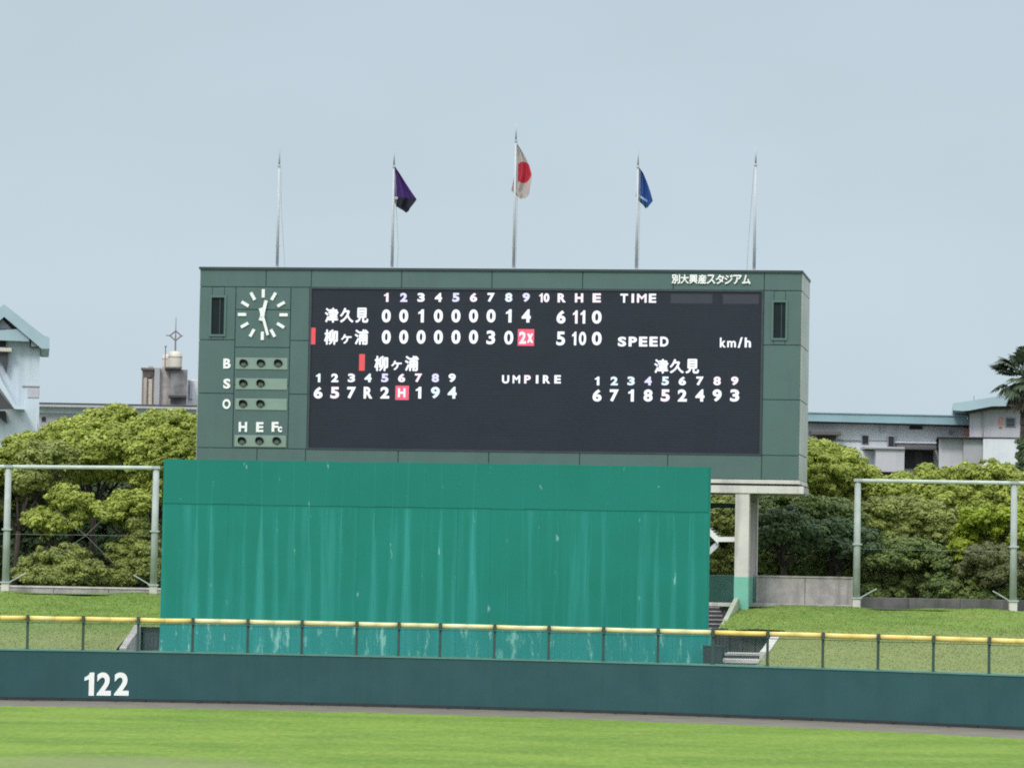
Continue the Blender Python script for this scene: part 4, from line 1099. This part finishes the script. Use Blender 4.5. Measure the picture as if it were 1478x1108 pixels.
a = rc_(f, 'awning', 1171, 621, 1214, 627.5, -1.5, -0.001, M['awning'], o); rc_(f, 'awning_shadow_box', 1180, 627.7, 1207, 634, -0.8, -0.001, M['slate'], a)
a = rc_(f, 'awning', 1295, 643, 1352, 648.5, -1.6, -0.001, M['awning'], o)
rc_(f, 'dark_doorway', 1306, 649, 1347, 676, -0.3, -0.001, M['opening'], o)
rc_(f, 'door_leaf', 1320, 651, 1332, 676, -0.36, -0.301, M['slate'], o)
rc_(f, 'sill_band', 1290, 637, 1356, 640, -0.3, -0.082, M['wall_blue'], o)
rc_(f, 'annexe_block', 1264, 648, 1305.5, 681, -2.5, -0.001, M['wall_lilac'], o)
rc_(f, 'annexe_roof', 1248, 644.5, 1306, 648, -2.7, -0.001, M['wall_grey'], o)
rc_(f, 'annexe_undercroft', 1273, 681, 1300, 692, -2.2, -0.001, M['slate'], o)
rc_(f, 'side_block', 1232, 650, 1264, 700, -1.2, -0.001, M['wall_white'], o)
rc_(f, 'lamp_box', 1271, 612, 1276, 623, -0.25, -0.001, M['wall_lilac'], o)
rc_(f, 'vent', 1369, 621, 1374, 627, -0.12, -0.001, M['wall_grey'], o)
rc_(f, 'vent', 1352, 634, 1361, 648, -0.5, -0.003, M['opening'], o)
rc_(f, 'salmon_panel', 1391.5, 617, 1401, 631, -0.3, -0.002, M['salmon'], o)
# right corner block
f = Frame(1430, 620, 228, R(6.5), 3.5); o = tag(f.empty('corner_building'), 'lilac white corner building with pale angled roof beside the palm', 'building')
rc_(f, 'upper_wall', 1400, 585, 1560, 632, 0, 10, M['wall_lilac'], o)
rc_(f, 'recessed_wall', 1355, 632.5, 1390, 720, 0, 3, M['wall_lilac'], o, 0)
rc_(f, 'grey_wall', 1390, 633, 1418.5, 720, -0.4, 3, M['wall_grey'], o, 0)
rc_(f, 'white_wall', 1418.5, 633, 1560, 720, -0.8, 10, M['wall_white'], o, 0)
rc_(f, 'string_course', 1352, 631.2, 1560, 632.8, -0.86, 10.2, M['slate'], o)
poly(f, 'roof', [(1375.5, 581.5), (1402, 578), (1432, 573), (1470, 571.5), (1560, 572), (1560, 585), (1432, 586), (1400, 592), (1390, 593), (1375.5, 592)], -1.3, 10.5, M['roof_blue'], o)
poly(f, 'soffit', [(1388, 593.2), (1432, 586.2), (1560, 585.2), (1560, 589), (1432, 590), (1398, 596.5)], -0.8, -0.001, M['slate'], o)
w = rc_(f, 'window', 1451, 602, 1466, 616, -0.1, -0.001, M['wall_grey'], o); rc_(f, 'pane', 1452.5, 603.5, 1464.5, 609, -0.14, -0.101, M['window'], w); rc_(f, 'pane', 1452.5, 609.8, 1464.5, 614.8, -0.14, -0.101, M['window'], w)
rc_(f, 'salmon_niche', 1442, 602, 1446.5, 617, -0.1, -0.001, M['salmon'], o)
rc_(f, 'downpipe', 1417.5, 592, 1419, 631, -0.15, -0.001, M['wall_grey'], o)
rc_(f, 'aerial', 1405.3, 571, 1406.2, 581, 2, 2.1, M['rust'], o)

# ------------------------------------------------------------------ trees
def ico():
    bm = bmesh.new(); bmesh.ops.create_icosphere(bm, subdivisions=2, radius=1.0)
    v = np.array([x.co[:] for x in bm.verts]); f = np.array([[y.index for y in x.verts] for x in bm.faces]); bm.free(); return v, f
IV, IF = ico()
def foliage(lobes, cr_=0.42, leaves=150, ls=0.075, dens=1.0, flat=0.75):
    """lobes: (centre, rx, ry, rz) in metres. Each lobe is covered by leaf clumps, each clump a core and many leaf quads."""
    V = []; Fq = []; Ft = []; T4 = []; T3 = []; nv = 0
    for (c, rx, ry, rz) in lobes:
        area = 4 * math.pi * ((rx * ry) ** 1.6 / 3 + (rx * rz) ** 1.6 / 3 + (ry * rz) ** 1.6 / 3) ** (1 / 1.6)
        k = max(3, int(dens * area / (cr_ * cr_ * 1.7)))
        ltint = rng.uniform(-0.18, 0.18)
        # filled heart of the lobe, its colour darkened to paint shade in the gaps
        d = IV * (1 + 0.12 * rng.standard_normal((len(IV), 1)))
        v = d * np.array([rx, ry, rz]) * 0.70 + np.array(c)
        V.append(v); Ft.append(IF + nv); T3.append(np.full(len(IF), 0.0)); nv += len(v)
        for _ in range(k):
            q = rng.standard_normal(3); q /= np.linalg.norm(q)
            if q[1] > 0.5: q[1] *= -1              # more clumps on the side one can see, some behind
            far = rng.random() < 0.16
            cc = np.array(c) + q * np.array([rx, ry, rz]) * (rng.uniform(1.1, 1.32) if far else rng.uniform(0.72, 1.10))
            r = cr_ * (rng.uniform(0.35, 0.7) if far else rng.uniform(0.55, 1.35)); tint = float(np.clip(rng.normal(0.5, 0.30) + ltint, 0, 1))
            sq = np.array([1.15, 1.15, flat]) * r
            v = IV[:42] if False else IV
            v = v * (1 + 0.14 * rng.standard_normal((len(v), 1))) * sq * 0.80 + cc
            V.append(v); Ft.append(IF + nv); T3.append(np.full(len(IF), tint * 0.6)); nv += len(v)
            m_ = int(leaves * (r / cr_) ** 2)
            dr = rng.standard_normal((m_, 3)); dr[:, 2] += 0.35; dr /= np.linalg.norm(dr, axis=1)[:, None]
            pc = cc + dr * sq * rng.uniform(0.78, 1.16, (m_, 1))
            nrm = dr + 0.32 * rng.standard_normal((m_, 3)) + np.array([0, 0, 0.35]); nrm /= np.linalg.norm(nrm, axis=1)[:, None]
            t1 = np.cross(nrm, rng.standard_normal((m_, 3))); t1 /= np.linalg.norm(t1, axis=1)[:, None]; t2 = np.cross(nrm, t1)
            s = ls * rng.uniform(0.5, 1.6, (m_, 1))
            quad = np.stack([pc - t1 * s, pc - t2 * s * .55, pc + t1 * s, pc + t2 * s * .55], 1).reshape(-1, 3)
            V.append(quad); Fq.append(np.arange(m_ * 4).reshape(-1, 4) + nv); nv += m_ * 4
            T4.append(np.clip(tint + rng.normal(0, .13, m_), 0, 1))
    V = np.concatenate(V); Ft = np.concatenate(Ft); Fq = np.concatenate(Fq)
    me = bpy.data.meshes.new('crown')
    nl = len(Ft) * 3 + len(Fq) * 4; npoly = len(Ft) + len(Fq)
    me.vertices.add(len(V)); me.vertices.foreach_set('co', V.ravel())
    me.loops.add(nl); me.loops.foreach_set('vertex_index', np.concatenate([Ft.ravel(), Fq.ravel()]).astype(np.int32))
    me.polygons.add(npoly)
    st = np.concatenate([np.arange(len(Ft)) * 3, len(Ft) * 3 + np.arange(len(Fq)) * 4]).astype(np.int32)
    me.polygons.foreach_set('loop_start', st)
    at_ = me.attributes.new('tint', 'FLOAT', 'FACE'); at_.data.foreach_set('value', np.concatenate(T3 + T4).astype(np.float32))
    me.update(calc_edges=True); me.validate()
    return me
NLEAF = [0]
def tree(label, base, lobes, kind, group, D, cr_=0.31, leaves=95, name='broadleaf_tree', trunk=0.15, ls=0.082, dens=0.85, cat='tree', flat=0.75):
    """base px,py of the trunk foot; lobes as (px, py, rpx, rpy[, dD])"""
    zf = Z_TOP - 0.05; bp = at(base[0], base[1], D); bp.z = zf
    o = tag(empty(name, bp), label, cat, group)
    sc = D / F; L = []
    for lb in lobes:
        px, py, rx, ry = lb[:4]; dd = lb[4] if len(lb) > 4 else random.uniform(-.8, .8)
        p = at(px, py, D + dd) - bp; L.append((tuple(p), rx * sc, (rx + ry) / 2 * sc * .9, ry * sc))
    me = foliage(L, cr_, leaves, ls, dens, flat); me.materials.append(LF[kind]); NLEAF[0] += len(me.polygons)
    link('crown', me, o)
    mb = MB()
    fork = Vector((random.uniform(-.2, .2), 0, max(1.0, min(l[0][2] for l in L) * .65)))
    mb.tube((0, 0, -.1), fork, trunk, trunk * .75, 9)
    for (c, rx, ry, rz) in L:
        c = Vector(c); m1 = fork.lerp(c, .5) + Vector((random.uniform(-.3, .3), random.uniform(-.2, .2), random.uniform(-.3, .1)))
        mb.tube(fork - Vector((0, 0, .1)), m1, trunk * .5, trunk * .33, 6); mb.tube(m1, c, trunk * .33, trunk * .15, 6)
        for _ in range(4):
            e_ = c + Vector((random.uniform(-1, 1) * rx, random.uniform(-1, .2) * ry, random.uniform(.0, 1.0) * rz)) * 1.05
            mb.tube(m1, e_, trunk * .2, trunk * .08, 5)
    mb.build('trunk', M['bark'], o, smooth=True)
    return o
GL = 'trees behind the left net frame'; GR = 'trees behind the right net frame'
# ---- left side
tree('broad fresh green camphor tree at the far left in front of the gabled building', (20, 850), [(12, 668, 34, 28), (50, 648, 32, 24), (-30, 672, 34, 30), (84, 630, 28, 22), (30, 700, 30, 22, 1.5), (-20, 720, 40, 30, 1.5), (66, 660, 34, 24, -1)], 'bright', GL, 163)
tree('tall fresh green camphor tree in the middle of the left group', (128, 848), [(112, 624, 34, 24), (140, 618, 34, 24), (174, 610, 32, 24), (96, 650, 32, 24, -1), (135, 648, 34, 24, -1.3), (174, 640, 34, 28, -1.2), (120, 678, 26, 16, -.5), (156, 674, 30, 18, -.5), (190, 672, 24, 18)], 'bright', GL, 161)
tree('tall fresh green camphor tree touching the scoreboard left edge', (222, 850), [(206, 628, 28, 24), (234, 616, 28, 22), (262, 626, 32, 28), (220, 652, 34, 26, -1), (258, 656, 36, 30, -1), (212, 684, 26, 20), (236, 700, 24, 26), (300, 640, 30, 40)], 'bright', GL, 160)
tree('olive green tree with silvery top just over the left net rail', (70, 850), [(60, 658, 24, 20), (88, 662, 22, 16), (40, 690, 22, 16), (82, 688, 22, 10)], 'olive', GL, 158, cr_=.27, trunk=.12)
tree('spreading yellow green branch clumps inside the left net frame', (88, 848), [(92, 716, 22, 14), (116, 728, 20, 16), (104, 748, 18, 12), (62, 742, 22, 12), (48, 750, 12, 9), (76, 756, 16, 12), (66, 768, 12, 7)], 'bright', GL, 156.5, cr_=.27, trunk=.12)
tree('yellow green bough beside the left net post', (186, 848), [(176, 726, 20, 14), (198, 724, 18, 16), (160, 738, 18, 10), (186, 746, 20, 13), (146, 732, 9, 6)], 'bright', GL, 156.5, cr_=.27, trunk=.13)
tree('low rounded olive bush inside the left net frame', (92, 850), [(92, 806, 36, 18), (60, 822, 36, 15), (120, 824, 40, 15), (90, 832, 60, 12), (142, 834, 24, 10)], 'olive', GL, 155, cr_=.26, leaves=110, name='bush', cat='bush', trunk=.08, ls=.06)
tree('olive shrub leaning against the right post of the left frame', (196, 850), [(204, 776, 24, 18), (186, 800, 28, 20), (212, 812, 26, 28), (176, 828, 24, 16), (200, 758, 20, 10)], 'olive', GL, 156, cr_=.28, leaves=110, name='bush', cat='bush', trunk=.08, ls=.06)
tree('dark evergreen filling the shade behind the left net frame', (60, 850), [(20, 720, 40, 36), (70, 740, 50, 46), (40, 800, 50, 40), (-40, 780, 50, 70)], 'dark', GL, 165, cr_=.40, leaves=90)
tree('dark evergreen behind the low olive bush', (150, 850), [(130, 730, 50, 40), (160, 790, 50, 50), (210, 740, 50, 50), (110, 810, 46, 36), (230, 810, 40, 40)], 'dark', GL, 166, cr_=.40, leaves=90)
# ---- between backdrop and pillar
tree('olive green tree seen between the backdrop and the concrete pillar', (1035, 850), [(1030, 728, 26, 22), (1052, 750, 24, 26), (1028, 780, 30, 20), (1048, 806, 26, 22), (1020, 812, 30, 26), (990, 770, 40, 60)], 'olive', GR, 166, cr_=.27)
# ---- right side
tree('fresh green camphor tree beside the scoreboard right edge', (1190, 860), [(1180, 662, 26, 22), (1206, 664, 24, 18), (1166, 676, 34, 30), (1204, 688, 34, 24), (1228, 672, 22, 20), (1244, 692, 22, 18), (1186, 712, 28, 20), (1222, 720, 28, 20), (1152, 664, 24, 26)], 'bright', GR, 163)
tree('fresh green camphor tree under the dark doorway of the building', (1330, 865), [(1334, 688, 22, 15), (1308, 698, 30, 16), (1352, 694, 30, 18), (1286, 714, 30, 18), (1326, 722, 34, 20), (1368, 716, 28, 20), (1270, 702, 16, 10)], 'bright', GR, 162)
tree('fresh green camphor tree in front of the corner building', (1420, 865), [(1392, 690, 26, 18), (1418, 686, 30, 18), (1446, 694, 26, 16), (1474, 700, 26, 16), (1404, 716, 34, 20), (1446, 720, 34, 20), (1500, 715, 34, 26)], 'bright', GR, 162.5)
tree('olive green layered tree behind the upper right net frame', (1300, 870), [(1268, 740, 30, 20), (1306, 744, 36, 22), (1346, 748, 36, 22), (1290, 768, 34, 16), (1330, 772, 34, 18), (1262, 768, 22, 16), (1366, 776, 26, 20)], 'olive', GR, 159.5, cr_=.27)
tree('dark green layered tree right of the right frame post', (1318, 874), [(1272, 786, 30, 10), (1310, 790, 34, 10), (1346, 798, 28, 11), (1284, 808, 34, 10), (1330, 816, 32, 11), (1270, 830, 26, 10), (1356, 826, 22, 10), (1306, 836, 34, 11), (1346, 850, 34, 13), (1276, 856, 34, 12)], 'mid', GR, 158, cr_=.27)
tree('bright lime young tree near the rightmost net post', (1430, 874), [(1412, 744, 22, 16), (1444, 756, 24, 18), (1398, 768, 18, 16), (1424, 776, 26, 20), (1460, 744, 20, 18), (1478, 770, 24, 28), (1390, 796, 14, 16)], 'lime', GR, 157, cr_=.28, trunk=.12)
tree('brownish green small tree with dark trunk by the rightmost net post', (1432, 876), [(1420, 804, 28, 16), (1448, 808, 24, 18), (1404, 824, 22, 12), (1436, 828, 26, 14), (1470, 820, 22, 20)], 'brown', GR, 155.5, cr_=.26, trunk=.12, ls=.055, leaves=90, dens=.9)
tree('bright green low bush at the foot of the right frame', (1372, 874), [(1368, 812, 20, 16), (1384, 836, 26, 18), (1358, 846, 22, 18), (1400, 852, 34, 16), (1450, 860, 40, 12)], 'mid', GR, 156.3, cr_=.26, name='bush', cat='bush', ls=.06)
tree('yellow green clumps under the scoreboard beam at the right', (1200, 860), [(1128, 728, 28, 14), (1164, 732, 24, 14), (1200, 738, 30, 18), (1222, 752, 22, 20), (1104, 740, 20, 14)], 'mid', GR, 158.5, cr_=.3)
tree('dark open crowned tree with bare forked trunk behind the grey wall', (1136, 862), [(1112, 752, 24, 11), (1142, 746, 26, 11), (1128, 768, 30, 10), (1104, 776, 14, 9), (1164, 764, 20, 12), (1156, 784, 16, 9)], 'dark', GR, 157, cr_=.24, leaves=110, trunk=.17)
tree('dark slender tree just left of the right frame post', (1210, 862), [(1196, 760, 26, 11), (1222, 770, 22, 12), (1190, 780, 22, 9), (1214, 792, 16, 9), (1250, 784, 20, 16)], 'dark', GR, 157.5, cr_=.3, leaves=110, trunk=.15)
tree('mid green bush behind the grey concrete wall', (1165, 862), [(1120, 812, 24, 24), (1150, 806, 22, 20), (1176, 814, 26, 24), (1208, 824, 26, 22), (1100, 796, 16, 26)], 'mid', GR, 160, cr_=.3, name='bush', cat='bush')
# far wood that closes the gaps
def mass(name, xs, D, kind, ytop, ybot):
    L = []; sc = D / F; random.seed(3)
    for px in xs:
        y = ytop + random.uniform(0, 14)
        while y < ybot:
            p = at(px + random.uniform(-14, 14), y, D + random.uniform(-1, 2)); L.append((tuple(p), 26 * sc, 26 * sc, 22 * sc)); y += 34
    me = foliage(L, .55, 70, .10, .8); me.materials.append(LF[kind]); return tag(link(name, me), kind='stuff')
mass('far_wood_left', range(-160, 330, 40), 170, 'dark', 690, 860)
mass('far_wood_right', range(980, 1640, 40), 170, 'dark', 735, 870)
print('foliage faces', NLEAF[0])

# ------------------------------------------------------------------ palm at the right edge
random.seed(21)
D = 176.0
bp = at(1477, 860, D); bp.z = Z_TOP - .05; top = at(1480, 542, D); H = top.z - bp.z
o = tag(empty('fan_palm', bp), 'tall fan palm with hanging dead skirt at the right edge', 'palm tree')
mb = MB(); k = 14
for i in range(k):
    z0 = H * i / k; z1 = H * (i + 1) / k; r0_ = .30 - .08 * i / k
    mb.tube((0, 0, z0), (0, 0, z1), r0_ + .03, r0_ - .01, 10)
mb.build('trunk', M['bark'], o)
def fan(name, az, el, L, R0, m, droop=0.5, nb=22):
    """petiole then a fan of narrow blades drooping at their tips"""
    d = Vector((math.cos(az) * math.cos(el), math.sin(az) * math.cos(el), math.sin(el)))
    side = Vector((-math.sin(az), math.cos(az), 0)); upv = side.cross(d) * -1
    if upv.z < 0: upv = -upv
    mb = MB(); c = d * L - Vector((0, 0, droop * L * .25)); mb.tube((0, 0, 0), c, .03, .02, 5)
    for i in range(nb):
        a = R(-105 + 210 * i / (nb - 1)) + random.uniform(-.04, .04); dr = (d * math.cos(a) + side * math.sin(a)).normalized()
        rl = R0 * random.uniform(.8, 1.08) * (0.8 + .2 * math.cos(a)); wv = dr.cross(upv).normalized() * rl * 0.075
        n0 = len(mb.v); p1 = c + dr * rl * .45 + upv * .06; p2 = c + dr * rl * .78 - Vector((0, 0, droop * rl * .22)); p3 = c + dr * rl - Vector((0, 0, droop * rl * .6))
        mb.v += [tuple(c), tuple(p1 - wv), tuple(p1 + wv), tuple(p2 - wv * .8), tuple(p2 + wv * .8), tuple(p3)]
        mb.f += [(n0, n0 + 1, n0 + 2), (n0 + 1, n0 + 3, n0 + 4, n0 + 2), (n0 + 3, n0 + 5, n0 + 4)]
    me = bpy.data.meshes.new(name); me.from_pydata(mb.v, [], mb.f); me.materials.append(m)
    return link(name, me, o, (0, 0, H))
for i in range(60):
    fan('frond', random.uniform(0, 2 * math.pi), R(random.uniform(-38, 78)), random.uniform(.7, 1.25), random.uniform(.65, .95), LF['palm'], random.uniform(.15, .7))
for i in range(34):
    fan('dead_frond', random.uniform(0, 2 * math.pi), R(random.uniform(-85, -55)), random.uniform(.5, 1.3), random.uniform(.6, .9), M['dead_palm'], .3, 14)
L = [(tuple(at(1482, y, D) - bp), .42, .42, .7) for y in range(650, 760, 22)]
me = foliage(L, .22, 90, .06); me.materials.append(LF['dark']); link('ivy', me, o)
